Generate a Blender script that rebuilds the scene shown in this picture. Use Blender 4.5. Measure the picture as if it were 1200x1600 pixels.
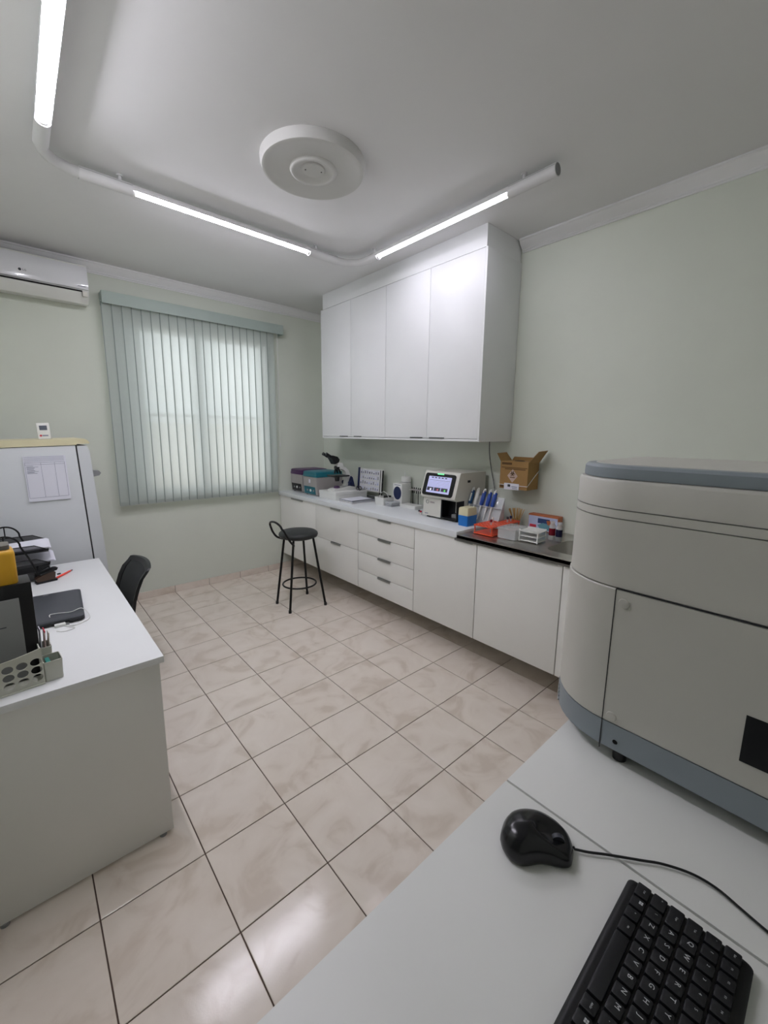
import bpy, bmesh, math, random
from mathutils import Vector, Matrix
random.seed(7)
PI = math.pi
for o in list(bpy.data.objects): bpy.data.objects.remove(o)
SC = bpy.context.scene
COL = SC.collection

# ------------------------------------------------------------------ camera
def look(yaw, pitch, roll):
    f = Vector((math.sin(yaw)*math.cos(pitch), math.cos(yaw)*math.cos(pitch), -math.sin(pitch)))
    r = Vector((math.cos(yaw), -math.sin(yaw), 0)); u = r.cross(f)
    c, s = math.cos(roll), math.sin(roll)
    R, U = c*r+s*u, -s*r+c*u
    return Matrix(((R.x, U.x, -f.x), (R.y, U.y, -f.y), (R.z, U.z, -f.z)))
cd = bpy.data.cameras.new('camera'); cam = bpy.data.objects.new('camera', cd); COL.objects.link(cam)
cd.sensor_fit = 'VERTICAL'; cd.sensor_height = 32; cd.lens = 644.32/1600*32
cd.shift_y = -12.47/1600; cd.clip_start = .02
cam.matrix_world = Matrix.Translation((-.0467, -1.4416, 1.592)) @ look(.7251, .1681, .0105).to_4x4()
SC.camera = cam
# ------------------------------------------------------------------ sky, exposure
W = bpy.data.worlds.new('sky'); SC.world = W; W.use_nodes = True
bg = W.node_tree.nodes['Background']; bg.inputs[0].default_value = (.90, .95, 1, 1); bg.inputs[1].default_value = 2.7
SC.view_settings.view_transform = 'Standard'; SC.view_settings.look = 'None'
SC.view_settings.gamma = 1; SC.view_settings.use_curve_mapping = False
SC.view_settings.exposure = 0.24
LAMP = (68.0, 17.0, 114.0)   # radiance of the three fluorescent tubes, the one by the cabinet being the weakest

# ------------------------------------------------------------------ materials
def lin(h):
    c = [int(h[i:i+2], 16)/255 for i in (0, 2, 4)]
    return tuple(x/12.92 if x <= .04045 else ((x+.055)/1.055)**2.4 for x in c)+(1,)
MATS = {}
def mat(name, col='808080', rough=.5, metal=0, spec=.5, var=0, scale=8, bump=0, bscale=60, emit=0, trans=0, alpha=1, coat=0, ior=1.45):
    if name in MATS: return MATS[name]
    m = bpy.data.materials.new(name); m.use_nodes = True; nt = m.node_tree; b = nt.nodes['Principled BSDF']
    c = lin(col); b.inputs['Base Color'].default_value = c
    b.inputs['Roughness'].default_value = rough; b.inputs['Metallic'].default_value = metal
    b.inputs['Specular IOR Level'].default_value = spec; b.inputs['Coat Weight'].default_value = coat
    b.inputs['Transmission Weight'].default_value = trans; b.inputs['Alpha'].default_value = alpha; b.inputs['IOR'].default_value = ior
    if emit: b.inputs['Emission Color'].default_value = c; b.inputs['Emission Strength'].default_value = emit
    if var or bump:
        g = nt.nodes.new('ShaderNodeNewGeometry')
    if var:
        n = nt.nodes.new('ShaderNodeTexNoise'); n.inputs['Scale'].default_value = scale; n.inputs['Detail'].default_value = 5
        nt.links.new(g.outputs['Position'], n.inputs['Vector'])
        r = nt.nodes.new('ShaderNodeValToRGB'); e = r.color_ramp.elements
        e[0].position, e[1].position = .3, .7
        e[0].color = tuple(x*(1-var) for x in c[:3])+(1,); e[1].color = tuple(min(1, x*(1+var)) for x in c[:3])+(1,)
        nt.links.new(n.outputs['Fac'], r.inputs['Fac']); nt.links.new(r.outputs['Color'], b.inputs['Base Color'])
    if bump:
        n = nt.nodes.new('ShaderNodeTexNoise'); n.inputs['Scale'].default_value = bscale; n.inputs['Detail'].default_value = 3
        nt.links.new(g.outputs['Position'], n.inputs['Vector'])
        bp = nt.nodes.new('ShaderNodeBump'); bp.inputs['Strength'].default_value = bump; bp.inputs['Distance'].default_value = .004
        nt.links.new(n.outputs['Fac'], bp.inputs['Height']); nt.links.new(bp.outputs['Normal'], b.inputs['Normal'])
    MATS[name] = m; return m

def glass_mat(name, col, op):     # thin clear sheet: mostly see-through with a sheen
    if name in MATS: return MATS[name]
    m = bpy.data.materials.new(name); m.use_nodes = True; nt = m.node_tree; b = nt.nodes['Principled BSDF']
    b.inputs['Base Color'].default_value = lin(col); b.inputs['Roughness'].default_value = .08
    t = nt.nodes.new('ShaderNodeBsdfTransparent'); x = nt.nodes.new('ShaderNodeMixShader'); x.inputs[0].default_value = op
    nt.links.new(t.outputs[0], x.inputs[1]); nt.links.new(b.outputs[0], x.inputs[2])
    nt.links.new(x.outputs[0], nt.nodes['Material Output'].inputs['Surface'])
    MATS[name] = m; return m

def fabric_mat():                  # open-weave blind cloth: lets daylight through
    m = bpy.data.materials.new('blind_fabric'); m.use_nodes = True; nt = m.node_tree; nt.nodes.clear()
    out = nt.nodes.new('ShaderNodeOutputMaterial'); d = nt.nodes.new('ShaderNodeBsdfDiffuse'); tl = nt.nodes.new('ShaderNodeBsdfTranslucent'); tp = nt.nodes.new('ShaderNodeBsdfTransparent')
    g = nt.nodes.new('ShaderNodeNewGeometry'); mp = nt.nodes.new('ShaderNodeMapping'); mp.inputs['Scale'].default_value = (260, 260, 30)
    n = nt.nodes.new('ShaderNodeTexNoise'); n.inputs['Scale'].default_value = 1
    r = nt.nodes.new('ShaderNodeValToRGB'); r.color_ramp.elements[0].color = lin('B8C2BC'); r.color_ramp.elements[1].color = lin('CAD2CD')
    nt.links.new(g.outputs['Position'], mp.inputs[0]); nt.links.new(mp.outputs[0], n.inputs['Vector']); nt.links.new(n.outputs['Fac'], r.inputs[0])
    nt.links.new(r.outputs[0], d.inputs[0]); tl.inputs[0].default_value = lin('E6E8E6'); tp.inputs[0].default_value = lin('E2E8E4')
    a = nt.nodes.new('ShaderNodeMixShader'); a.inputs[0].default_value = .38
    b = nt.nodes.new('ShaderNodeMixShader'); b.inputs[0].default_value = .075
    nt.links.new(d.outputs[0], a.inputs[1]); nt.links.new(tl.outputs[0], a.inputs[2])
    nt.links.new(a.outputs[0], b.inputs[1]); nt.links.new(tp.outputs[0], b.inputs[2]); nt.links.new(b.outputs[0], out.inputs[0])
    return m

def tile_mat():
    m = bpy.data.materials.new('ceramic_tile'); m.use_nodes = True; nt = m.node_tree; b = nt.nodes['Principled BSDF']; L = nt.links.new
    g = nt.nodes.new('ShaderNodeNewGeometry'); oi = nt.nodes.new('ShaderNodeObjectInfo')
    ad = nt.nodes.new('ShaderNodeVectorMath'); ad.operation = 'ADD'; mu = nt.nodes.new('ShaderNodeVectorMath'); mu.operation = 'SCALE'; mu.inputs['Scale'].default_value = 40
    cb = nt.nodes.new('ShaderNodeCombineXYZ')
    for i in range(3): L(oi.outputs['Random'], cb.inputs[i])
    L(cb.outputs[0], mu.inputs[0]); L(g.outputs['Position'], ad.inputs[0]); L(mu.outputs[0], ad.inputs[1])
    n1 = nt.nodes.new('ShaderNodeTexNoise'); n1.inputs['Scale'].default_value = 5; n1.inputs['Detail'].default_value = 6; n1.inputs['Distortion'].default_value = 1.2
    L(ad.outputs[0], n1.inputs['Vector'])
    r = nt.nodes.new('ShaderNodeValToRGB'); e = r.color_ramp.elements
    e[0].position = .33; e[0].color = lin('D7CABB'); e[1].position = .66; e[1].color = lin('EAE0D4')
    e2 = e.new(.46); e2.color = lin('E4D9CC')
    L(n1.outputs['Fac'], r.inputs[0]); L(r.outputs[0], b.inputs['Base Color'])
    n2 = nt.nodes.new('ShaderNodeTexNoise'); n2.inputs['Scale'].default_value = 170; n2.inputs['Detail'].default_value = 2; L(g.outputs['Position'], n2.inputs['Vector'])
    bp = nt.nodes.new('ShaderNodeBump'); bp.inputs['Strength'].default_value = .075; bp.inputs['Distance'].default_value = .002
    L(n2.outputs['Fac'], bp.inputs['Height']); L(bp.outputs[0], b.inputs['Normal'])
    b.inputs['Roughness'].default_value = .13; b.inputs['Specular IOR Level'].default_value = .5
    return m

def M(k): return MATS[k]
MATS['tile'] = tile_mat(); MATS['fabric'] = fabric_mat()
mat('grout', '5A4A40', .9); mat('wall', 'DBE0D4', .75, var=.02, scale=3, bump=.08, bscale=90)
mat('ceiling', 'E4E4E4', .8, var=.015, scale=2); mat('crown', 'ECECEC', .6, var=.01)
mat('laminate', 'E8EAEA', .38, var=.012, scale=4); mat('laminate_edge', 'E6E8E6', .4, var=.01)
mat('cab_low', 'ECECE7', .42, var=.012, scale=4)
mat('worktop', 'E4E8EA', .25, var=.012, scale=6); mat('alu', 'A9ABAA', .35, .9, var=.03); mat('alu_dark', '6E7070', .4, .8, var=.03)
mat('steel', 'CFCDC8', .3, 1, var=.06, scale=14); mat('steel_dark', '8A8A88', .35, 1, var=.06, scale=20)
mat('white_plastic', 'E3E4E0', .35, var=.01); mat('offwhite', 'D6D5CC', .4, var=.012); mat('cream', 'D9D2AE', .4, var=.02)
mat('black_plastic', '101114', .35, var=.05); mat('black_metal', '131414', .4, .3, var=.05); mat('black_vinyl', '2B2E2E', .5, var=.05, bump=.1, bscale=300)
mat('dark_grey', '3B3E44', .42, var=.04); mat('mid_grey', '8C8E8E', .5, var=.02); mat('black_hole', '050505', .9, var=.1)
mat('pipe', 'D8D8D8', .4, var=.01); mat('rose', 'CFCFCC', .7, var=.01); mat('gasket', '2C2D2E', .7, var=.05)
mat('fridge', 'D4D8DA', .38, var=.012, bump=.05, bscale=60); mat('paper', 'E2E3EC', .8, var=.01); mat('paper_ink', '85889A', .8, var=.02)
mat('ink_dark', '3A3C44', .7, var=.02); mat('red', 'C8384A', .5, var=.03); mat('pen_red', 'F0503F', .35, var=.02)
mat('yellow', 'D9A52A', .4, var=.03); mat('lid_grey', '7E7A74', .3, .5, var=.05); mat('beige_plastic', 'C9CABE', .5, var=.015)
mat('green', '2F7F74', .5, var=.12, scale=70); mat('orange', 'E8542F', .35, var=.04); mat('blue', '1F74C4', .35, var=.03)
mat('navy', '1C2850', .45, var=.04); mat('pip_blue', '2A4C9E', .35, var=.04); mat('pip_teal', '1F4E78', .35, var=.04); mat('purple', '4A2A55', .4, var=.04); mat('teal', '1F6E7C', .4, var=.04)
mat('cent_grey', 'A7A3A0', .45, var=.015); mat('card', '9C7A4A', .8, var=.04, scale=20); mat('card_ink', '5E4528', .8, var=.05)
mat('pink_label', 'C5AFA4', .7, var=.02); mat('wood', 'CFA968', .7, var=.08, scale=40); mat('ana_body', 'C8C6BE', .42, var=.012); mat('ana_blue', '8C959B', .45, var=.015)
mat('key', '17181C', .45, var=.06, scale=90); mat('legend', 'BFC2C4', .6, var=.01); mat('glove_print', 'B9C3E0', .5, var=.05); mat('glove_orange', 'B5653A', .5, var=.05)
mat('glove_blue', '2A3F6E', .5, var=.05); mat('glove_teal', '5E8F9B', .5, var=.05)
for _i in range(3): mat('tube%d' % _i, 'F7F3FF', .5, emit=LAMP[_i])
MATS['glass'] = glass_mat('window_glass', 'DDE8E6', .12); MATS['clear'] = glass_mat('clear_plastic', 'E8ECEC', .34)
MATS['clear_lo'] = glass_mat('clear_acrylic', 'E6EAEE', .5); mat('blind_rail', 'ACBAB3', .5, var=.015); mat('mesh_grey', '3A3D3D', .75, var=.08, scale=200)
MATS['mesh'] = glass_mat('black_mesh', '1A1B1C', .8); mat('liquid_red', '7C1626', .2, var=.03); mat('liquid_blue', '1B1B3C', .2, var=.03)
mat('outside', 'CDBFAE', .9, var=.06); mat('led', '6FE39A', .5, emit=.9); mat('screen', 'B9BCE4', .3, emit=.34); mat('screen_dark', '3A3A48', .3, emit=.35)
mat('screen_green', '62D060', .3, emit=.5); mat('screen_red', 'B25A66', .3, emit=.4); mat('screen_white', 'F0F0FF', .3, emit=.5)
mat('shutter', 'C9CFCB', .6, var=.02); mat('lcd', '5C626E', .2, var=.03)

# ------------------------------------------------------------------ mesh builder
class MB:
    def __init__(s): s.bm = bmesh.new()
    def _merge(s, b):
        me = bpy.data.meshes.new('t'); b.to_mesh(me); b.free(); s.bm.from_mesh(me); bpy.data.meshes.remove(me)
    def box(s, x0, x1, y0, y1, z0, z1, bev=0, seg=2, xf=None):
        b = bmesh.new(); bmesh.ops.create_cube(b, size=1)
        for v in b.verts: v.co = Vector(((x0+x1)/2+v.co.x*(x1-x0), (y0+y1)/2+v.co.y*(y1-y0), (z0+z1)/2+v.co.z*(z1-z0)))
        if bev: bmesh.ops.bevel(b, geom=list(b.edges), offset=bev, segments=seg, affect='EDGES', profile=.6)
        if xf: bmesh.ops.transform(b, matrix=xf, verts=b.verts)
        s._merge(b); return s
    def raw(s, vs, fs):
        b = s.bm; v = [b.verts.new(p) for p in vs]
        for f in fs:
            try: b.faces.new([v[i] for i in f])
            except ValueError: pass
        return s
    def loft(s, rings, cap=True, closed=True):
        n = len(rings[0]); vs = [p for r in rings for p in r]; fs = []
        for i in range(len(rings)-1):
            for j in range(n if closed else n-1):
                k = (j+1) % n; fs.append((i*n+j, i*n+k, (i+1)*n+k, (i+1)*n+j))
        if cap: fs += [tuple(range(n))[::-1], tuple(range((len(rings)-1)*n, len(rings)*n))]
        return s.raw(vs, fs)
    def prism(s, poly, axis, a0, a1):      # poly in the two remaining axes (in x,y,z order)
        def p3(p, a): return {'x': (a, p[0], p[1]), 'y': (p[0], a, p[1]), 'z': (p[0], p[1], a)}[axis]
        return s.loft([[p3(p, a0) for p in poly], [p3(p, a1) for p in poly]])
    def cyl(s, p0, p1, r0, r1=None, n=16): return s.tube([p0, p1], [r0, r0 if r1 is None else r1], n)
    def tube(s, pts, r, n=10, closed=False):
        pts = [Vector(p) for p in pts]; m = len(pts); rr = r if isinstance(r, (list, tuple)) else [r]*m
        rings = []; up = None
        for i in range(m):
            if closed: t = (pts[(i+1) % m]-pts[i-1])
            else: t = pts[min(i+1, m-1)]-pts[max(i-1, 0)]
            t.normalize()
            if up is None: up = t.orthogonal().normalized()
            up = (up-t*up.dot(t)); up = up.normalized() if up.length > 1e-6 else t.orthogonal().normalized()
            w = t.cross(up)
            rings.append([pts[i]+rr[i]*(math.cos(2*PI*k/n)*up+math.sin(2*PI*k/n)*w) for k in range(n)])
        if closed: rings.append(rings[0])
        return s.loft(rings, cap=not closed)
    def lathe(s, prof, c=(0, 0), n=32):     # profile (r, z) bottom to top
        rings = [[(c[0]+r*math.cos(2*PI*k/n), c[1]+r*math.sin(2*PI*k/n), z) for k in range(n)] for r, z in prof]
        return s.loft(rings)
    def xf(s, mx): bmesh.ops.transform(s.bm, matrix=mx, verts=s.bm.verts); return s
    def mesh(s, name, m, smooth=True, ang=38):
        bm = s.bm; bmesh.ops.remove_doubles(bm, verts=bm.verts, dist=1e-6); bmesh.ops.recalc_face_normals(bm, faces=bm.faces)
        if smooth:
            for f in bm.faces: f.smooth = True
            for e in bm.edges:
                if len(e.link_faces) == 2 and e.calc_face_angle(0) > math.radians(ang): e.smooth = False
        me = bpy.data.meshes.new(name); bm.to_mesh(me); bm.free(); me.materials.append(m if not isinstance(m, str) else MATS[m]); return me
    def build(s, name, m, parent=None, label=None, smooth=True, ang=38):
        return link(name, s.mesh(name, m, smooth, ang), parent, label)
def link(name, me, parent=None, label=None, loc=None, rot=None):
    o = bpy.data.objects.new(name, me); COL.objects.link(o); o.parent = parent
    if label: o['label'] = label
    if loc is not None: o.location = loc
    if rot is not None: o.rotation_euler = rot
    return o
def thing(name, label, cat, loc=(0, 0, 0), rz=0, group=None, rot=None):
    o = bpy.data.objects.new(name, None); COL.objects.link(o); o.location = loc; o.rotation_euler = rot or (0, 0, rz)
    o.empty_display_size = .05
    return tag(o, label, cat, group)
def tag(o, label, cat, group=None):
    o['label'] = label; o['category'] = cat
    if group: o['group'] = group
    return o
def struct(o, label=None):
    o['kind'] = 'structure'
    if label: o['label'] = label
    return o
def box(name, m, parent, *a, bev=0, label=None): return MB().box(*a, bev=bev).build(name, m, parent, label)
def arc(c, r, a0, a1, n, f): return [f(c[0]+r*math.cos(a0+(a1-a0)*i/n), c[1]+r*math.sin(a0+(a1-a0)*i/n)) for i in range(n+1)]
def text(name, s, size, m, parent, mx, depth=.0004, align='CENTER', label=None):
    cu = bpy.data.curves.new('txt', 'FONT'); cu.body = s; cu.size = size; cu.extrude = depth; cu.align_x = align; cu.align_y = 'CENTER'; cu.resolution_u = 2
    o = bpy.data.objects.new('txt', cu); COL.objects.link(o)
    me = bpy.data.meshes.new_from_object(o.evaluated_get(bpy.context.evaluated_depsgraph_get())); bpy.data.objects.remove(o); bpy.data.curves.remove(cu)
    me.materials.clear(); me.materials.append(MATS[m]); me.transform(mx); me.name = name
    return link(name, me, parent, label)
def rrect(x0, x1, y0, y1, r, n=5):
    P = []
    for cx, cy, a in ((x1-r, y1-r, 0), (x0+r, y1-r, PI/2), (x0+r, y0+r, PI), (x1-r, y0+r, 1.5*PI)):
        P += [(cx+r*math.cos(a+PI/2*i/n), cy+r*math.sin(a+PI/2*i/n)) for i in range(n+1)]
    return P
def spline(P, n=6):
    P = [Vector(p) for p in P]; out = []
    for i in range(len(P)-1):
        a, b, c, d = P[max(i-1, 0)], P[i], P[i+1], P[min(i+2, len(P)-1)]
        for k in range(n):
            t = k/n; out.append(.5*((2*b)+(c-a)*t+(2*a-5*b+4*c-d)*t*t+(3*b-a-3*c+d)*t**3))
    return out+[P[-1]]
# frame on a wall: maps text x,y to world; faces -X (seen from -X), text runs toward -Y
def face_negx(x, y, z): return Matrix(((0, 0, -1, x), (-1, 0, 0, y), (0, 1, 0, z), (0, 0, 0, 1)))
def face_negy(x, y, z): return Matrix(((1, 0, 0, x), (0, 0, -1, y), (0, 1, 0, z), (0, 0, 0, 1)))

# ================================================================== THE ROOM
XL, XR, YB, YF, H, T = -.335, 2.805, 2.911, -1.75, 2.95, .335
HX, HY = -1.34, -.67                     # entry recess left of the camera: x from HX, y below HY
fl = struct(MB().box(HX, XR, YF, YB, -.06, -.004).build('floor', 'grout'), 'floor of marbled beige ceramic tiles with dark brown grout')
G = .0022
cache = {}
for i in range(-4, 9):
    for j in range(-6, 9):
        x0, x1 = max(i*T, HX), min((i+1)*T, XR); y0, y1 = max(j*T, YF), min((j+1)*T, YB)
        if x1-x0 < .02 or y1-y0 < .02 or (x1 <= XL+.01 and y1 > HY+.01): continue
        w, d = round(x1-x0, 4), round(y1-y0, 4)
        if (w, d) not in cache:
            a, b = w-G, d-G; t = .0018
            cache[w, d] = MB().loft([[(G, G, -.004), (a, G, -.004), (a, b, -.004), (G, b, -.004)], [(G, G, -t*.4), (a, G, -t*.4), (a, b, -t*.4), (G, b, -t*.4)],
                                     [(G+t, G+t, 0), (a-t, G+t, 0), (a-t, b-t, 0), (G+t, b-t, 0)]]).mesh('tile', 'tile', smooth=False)
        link('tile', cache[w, d], fl, loc=(x0, y0, 0))
struct(MB().box(HX-.1, XR+.1, YF-.1, YB+.2, H, H+.08).build('ceiling', 'ceiling'), 'plain off-white plaster ceiling')
# back wall with the window opening
WX0, WX1, WZ0, WZ1 = .66, 2.07, 1.0, 2.54
wb = MB()
wb.box(XL-.1, WX0, YB, YB+.16, -.06, H); wb.box(WX1, XR+.1, YB, YB+.16, -.06, H); wb.box(WX0, WX1, YB, YB+.16, -.06, WZ0); wb.box(WX0, WX1, YB, YB+.16, WZ1, H)
struct(wb.build('wall_back', 'wall', smooth=False), 'pale green plaster wall holding the window')
struct(MB().box(XR, XR+.1, YF-.1, YB, -.06, H).build('wall_right', 'wall', smooth=False), 'pale green plaster wall behind the wall cabinet')
struct(MB().box(XL-.1, XL, HY, YB, -.06, H).build('wall_left', 'wall', smooth=False), 'pale green plaster wall behind the desk')
struct(MB().box(HX-.1, XR, YF-.1, YF, -.06, H).build('wall_front', 'wall', smooth=False), 'pale green plaster wall behind the two tables')
struct(MB().box(HX-.1, XL-.1, HY, HY+.1, -.06, H).box(HX-.1, HX, YF, HY, -.06, H).build('wall_entry', 'wall', smooth=False), 'pale green plaster wall of the entry recess')
struct(MB().box(-1.5, 4.5, 5.2, 5.35, -.2, 1.72).build('wall_outside_tint', 'outside'), 'added beige wall outside the window, tinting light on the lower blind')  # unseen wall, added to warm the daylight behind the lower blind
# cornice
def cornice(n, f, a0, a1, lab):           # profile as (out from wall, drop from ceiling)
    P = [(0, 0), (.062, 0), (.062, .010), (.054, .014), (.044, .030), (.026, .048), (.014, .058), (.014, .066), (.008, .070), (.008, .078), (0, .078)]
    struct(MB().loft([[f(p, a) for p in P] for a in (a0, a1)]).build(n, 'crown', ang=25), lab)
cornice('trim_1', lambda p, a: (a, YB-p[0], H-p[1]), XL, XR, 'white moulded cornice above the window')
cornice('trim_2', lambda p, a: (XR-p[0], a, H-p[1]), YF, .31, 'white moulded cornice to the right of the wall cabinet')
cornice('trim_3', lambda p, a: (XL+p[0], a, H-p[1]), HY, YB, 'white moulded cornice above the desk')
# ceramic skirting
bb = struct(MB().box(XL, XR, YB-.008, YB, 0, .066).build('baseboard_back', 'grout'), 'beige ceramic skirting under the window')
for i in range(-1, 9):
    x0, x1 = i*T+.0015, min((i+1)*T, XR)-.0015
    MB().box(x0, x1, YB-.012, YB-.003, .001, .068, bev=.001, seg=1).build('skirting_tile', 'tile', bb, smooth=False)
br = struct(MB().box(XR-.008, XR, YF, YB-.012, 0, .066).build('baseboard_right', 'grout'), 'beige ceramic skirting under the base cabinets')
for j in range(-6, 9):
    y0, y1 = max(j*T, YF)+.0015, min((j+1)*T, YB-.012)-.0015
    MB().box(XR-.012, XR-.003, y0, y1, .001, .068, bev=.001, seg=1).build('skirting_tile', 'tile', br, smooth=False)
# window
wn = struct(thing('window_1', 'sliding window in the back wall seen through the blind', 'window', (0, 0, 0))); del wn['category']
fr = MB()
fr.box(WX0, WX0+.05, YB+.0, YB+.09, WZ0, WZ1); fr.box(WX1-.05, WX1, YB, YB+.09, WZ0, WZ1); fr.box(WX0, WX1, YB, YB+.09, WZ0, WZ0+.05); fr.box(WX0, WX1, YB, YB+.09, WZ1-.05, WZ1)
fr.build('window_frame', 'shutter', wn)
box('mullion', 'shutter', wn, 1.335, 1.395, YB-.02, YB+.09, WZ0, WZ1)
box('transom', 'shutter', wn, WX0+.05, WX1-.05, YB+.05, YB+.085, 1.735, 1.765)
for x0, x1 in ((WX0+.05, 1.335), (1.395, WX1-.05)):
    box('window_pane', 'glass', wn, x0, x1, YB+.04, YB+.046, WZ0+.05, WZ1-.05)
sh = box('shutter_leaf', 'shutter', wn, WX0+.05, WX0+.24, YB+.10, YB+.12, WZ0+.05, WZ1-.05)

# ================================================================== CEILING
zt, rt = 2.895, .029
tr = thing('fluorescent_light_track', 'white conduit track with three fluorescent lamps in a U on the ceiling', 'ceiling light', (1.14, 1.37, 0))
off = Vector((-1.14, -1.37, 0))
def P(x, y, z): return (x-1.14, y-1.37, z)
def seg(a, b): return MB().tube([P(*a), P(*b)], rt+.0015, 24)
seg((.335, 1.37, zt), (.575, 1.37, zt)).build('channel', 'pipe', tr); seg((1.69, 1.37, zt), (1.93, 1.37, zt)).build('channel', 'pipe', tr)
seg((2.105, 1.20, zt), (2.105, 1.08, zt)).build('channel', 'pipe', tr); seg((2.105, -.02, zt), (2.105, -.285, zt)).build('channel', 'pipe', tr)
seg((.18, 1.02, zt), (.18, 1.215, zt)).build('channel', 'pipe', tr); seg((.18, -.12, zt), (.18, -.38, zt)).build('channel', 'pipe', tr)
for a_, b_ in (((.337, 1.37), (.573, 1.37)), ((1.692, 1.37), (1.928, 1.37)), ((2.105, 1.198), (2.105, 1.082)), ((2.105, -.022), (2.105, -.283)), ((.18, 1.022), (.18, 1.213))):
    n_ = Vector((b_[1]-a_[1], b_[0]-a_[0], 0)).normalized()*.0275
    for s_ in (-1, 1): MB().tube([P(a_[0]+s_*n_.x, a_[1]+s_*n_.y, zt+.0135), P(b_[0]+s_*n_.x, b_[1]+s_*n_.y, zt+.0135)], .0012, 6).build('channel_seam', 'mid_grey', tr)
MB().tube([P(2.105, -.283, zt), P(2.105, -.2868, zt)], rt*.92, 20).build('end_cap', 'mid_grey', tr); MB().tube([P(.18, -.378, zt), P(.18, -.3818, zt)], rt*.92, 20).build('end_cap', 'mid_grey', tr)
MB().tube(arc((.335, 1.215), .155, PI, PI/2, 12, lambda a, b: P(a, b, zt)), rt*.88, 20).build('elbow', 'pipe', tr)
MB().tube(arc((1.935, 1.20), .17, PI/2, 0, 12, lambda a, b: P(a, b, zt)), rt*.88, 20).build('elbow', 'pipe', tr)
def lamp(ax, x0, x1, c, tm):
    # upper half shell holding the bare tube
    f = (lambda a, u, w: P(a, c+u, zt+w)) if ax == 'x' else (lambda a, u, w: P(c+u, a, zt+w))
    pr = [(rt*math.cos(t), rt*math.sin(t)) for t in [-.32+i*(PI+.64)/14 for i in range(15)]]
    pr2 = [(.026*math.cos(t), .026*math.sin(t)) for t in [PI+.32-i*(PI+.64)/14 for i in range(15)]]
    MB().loft([[f(a, u, w) for u, w in pr+pr2] for a in (x0, x1)]).build('lamp_housing', 'pipe', tr)
    MB().tube([f(x0+.012, 0, -.0045), f(x1-.012, 0, -.0045)], .0165, 18).build('lamp_tube', tm, tr, 'glowing fluorescent tube')
    for a, d in ((x0, .012), (x1, -.012)):
        MB().tube([f(a, 0, -.007), f(a+d, 0, -.007)], .018, 16).build('lamp_holder', 'white_plastic', tr)
lamp('x', .575, 1.69, 1.37, 'tube0'); lamp('y', -.02, 1.08, 2.105, 'tube1'); lamp('y', -.12, 1.02, .18, 'tube2')
for x, y in ((.52, 1.37), (1.75, 1.37), (2.105, 1.12), (2.105, -.1), (.18, 1.1), (.18, -.25)):
    MB().cyl(P(x, y, zt+.024), P(x, y, H), .009, n=10).cyl(P(x, y, H-.006), P(x, y, H), .016, n=12).build('hanger', 'pipe', tr)
rs = thing('ceiling_rose', 'round white ceiling rose with a blank cover plate in its middle', 'ceiling rose', (1.235, .575, 0))
MB().lathe([(.263, 2.95), (.262, 2.925), (.254, 2.906), (.240, 2.903), (.225, 2.910), (.12, 2.913), (.115, 2.904), (.105, 2.900), (.095, 2.905), (.078, 2.916), (.05, 2.92), (.0, 2.92)][::-1], n=56).build('plaster_ring', 'rose', rs, ang=50)
cp = MB().lathe([(0, 2.9125), (.056, 2.9125), (.060, 2.917), (.060, 2.922), (0, 2.922)], n=36).build('cover_plate', 'rose', rs)
for s in (-1, 1): MB().cyl((s*.036, -s*.018, 2.911), (s*.036, -s*.018, 2.914), .0035, n=8).build('screw_hole', 'black_hole', cp)

# ================================================================== BACK WALL
ac = thing('air_conditioner', 'white split air conditioner high on the wall left of the blind', 'air conditioner', (0, 0, 0))
AX0, AX1 = -.325, .508
MB().prism([(2.909, 2.870), (2.745, 2.870), (2.722, 2.858), (2.716, 2.70), (2.735, 2.64), (2.79, 2.592), (2.909, 2.60)], 'x', AX0, AX1).build('body', 'white_plastic', ac)
MB().prism([(2.740, 2.868), (2.716, 2.845), (2.706, 2.79), (2.703, 2.72), (2.708, 2.682), (2.72, 2.682), (2.73, 2.86)], 'x', AX0+.002, AX1-.002).build('front_panel', MATS.get('gloss') or mat('gloss', 'E6E7EA', .14, coat=.5, var=.005), ac)
MB().box(AX0+.03, AX1-.045, 2.709, 2.74, 2.663, 2.671).build('air_slot', 'black_hole', ac)
MB().prism([(2.7165, 2.661), (2.73, 2.636), (2.782, 2.590), (2.786, 2.597), (2.735, 2.643), (2.7215, 2.664)], 'x', AX0+.03, AX1-.05).build('air_vane', 'white_plastic', ac)
MB().box(AX1-.043, AX1-.012, 2.713, 2.735, 2.632, 2.668, bev=.003).build('display_window', 'offwhite', ac)
MB().lathe([(0, 0), (.009, 0), (.009, .001), (0, .001)], n=20).xf(face_negy(.102, 2.703, 2.735)).build('logo_mark', 'ink_dark', ac)
text('logo_lettering', 'LG', .018, 'ink_dark', ac, face_negy(.128, 2.703, 2.735))
MB().box(AX1-.07, AX1-.02, 2.7045, 2.7065, 2.699, 2.704).build('small_lettering', 'paper_ink', ac)
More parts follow.
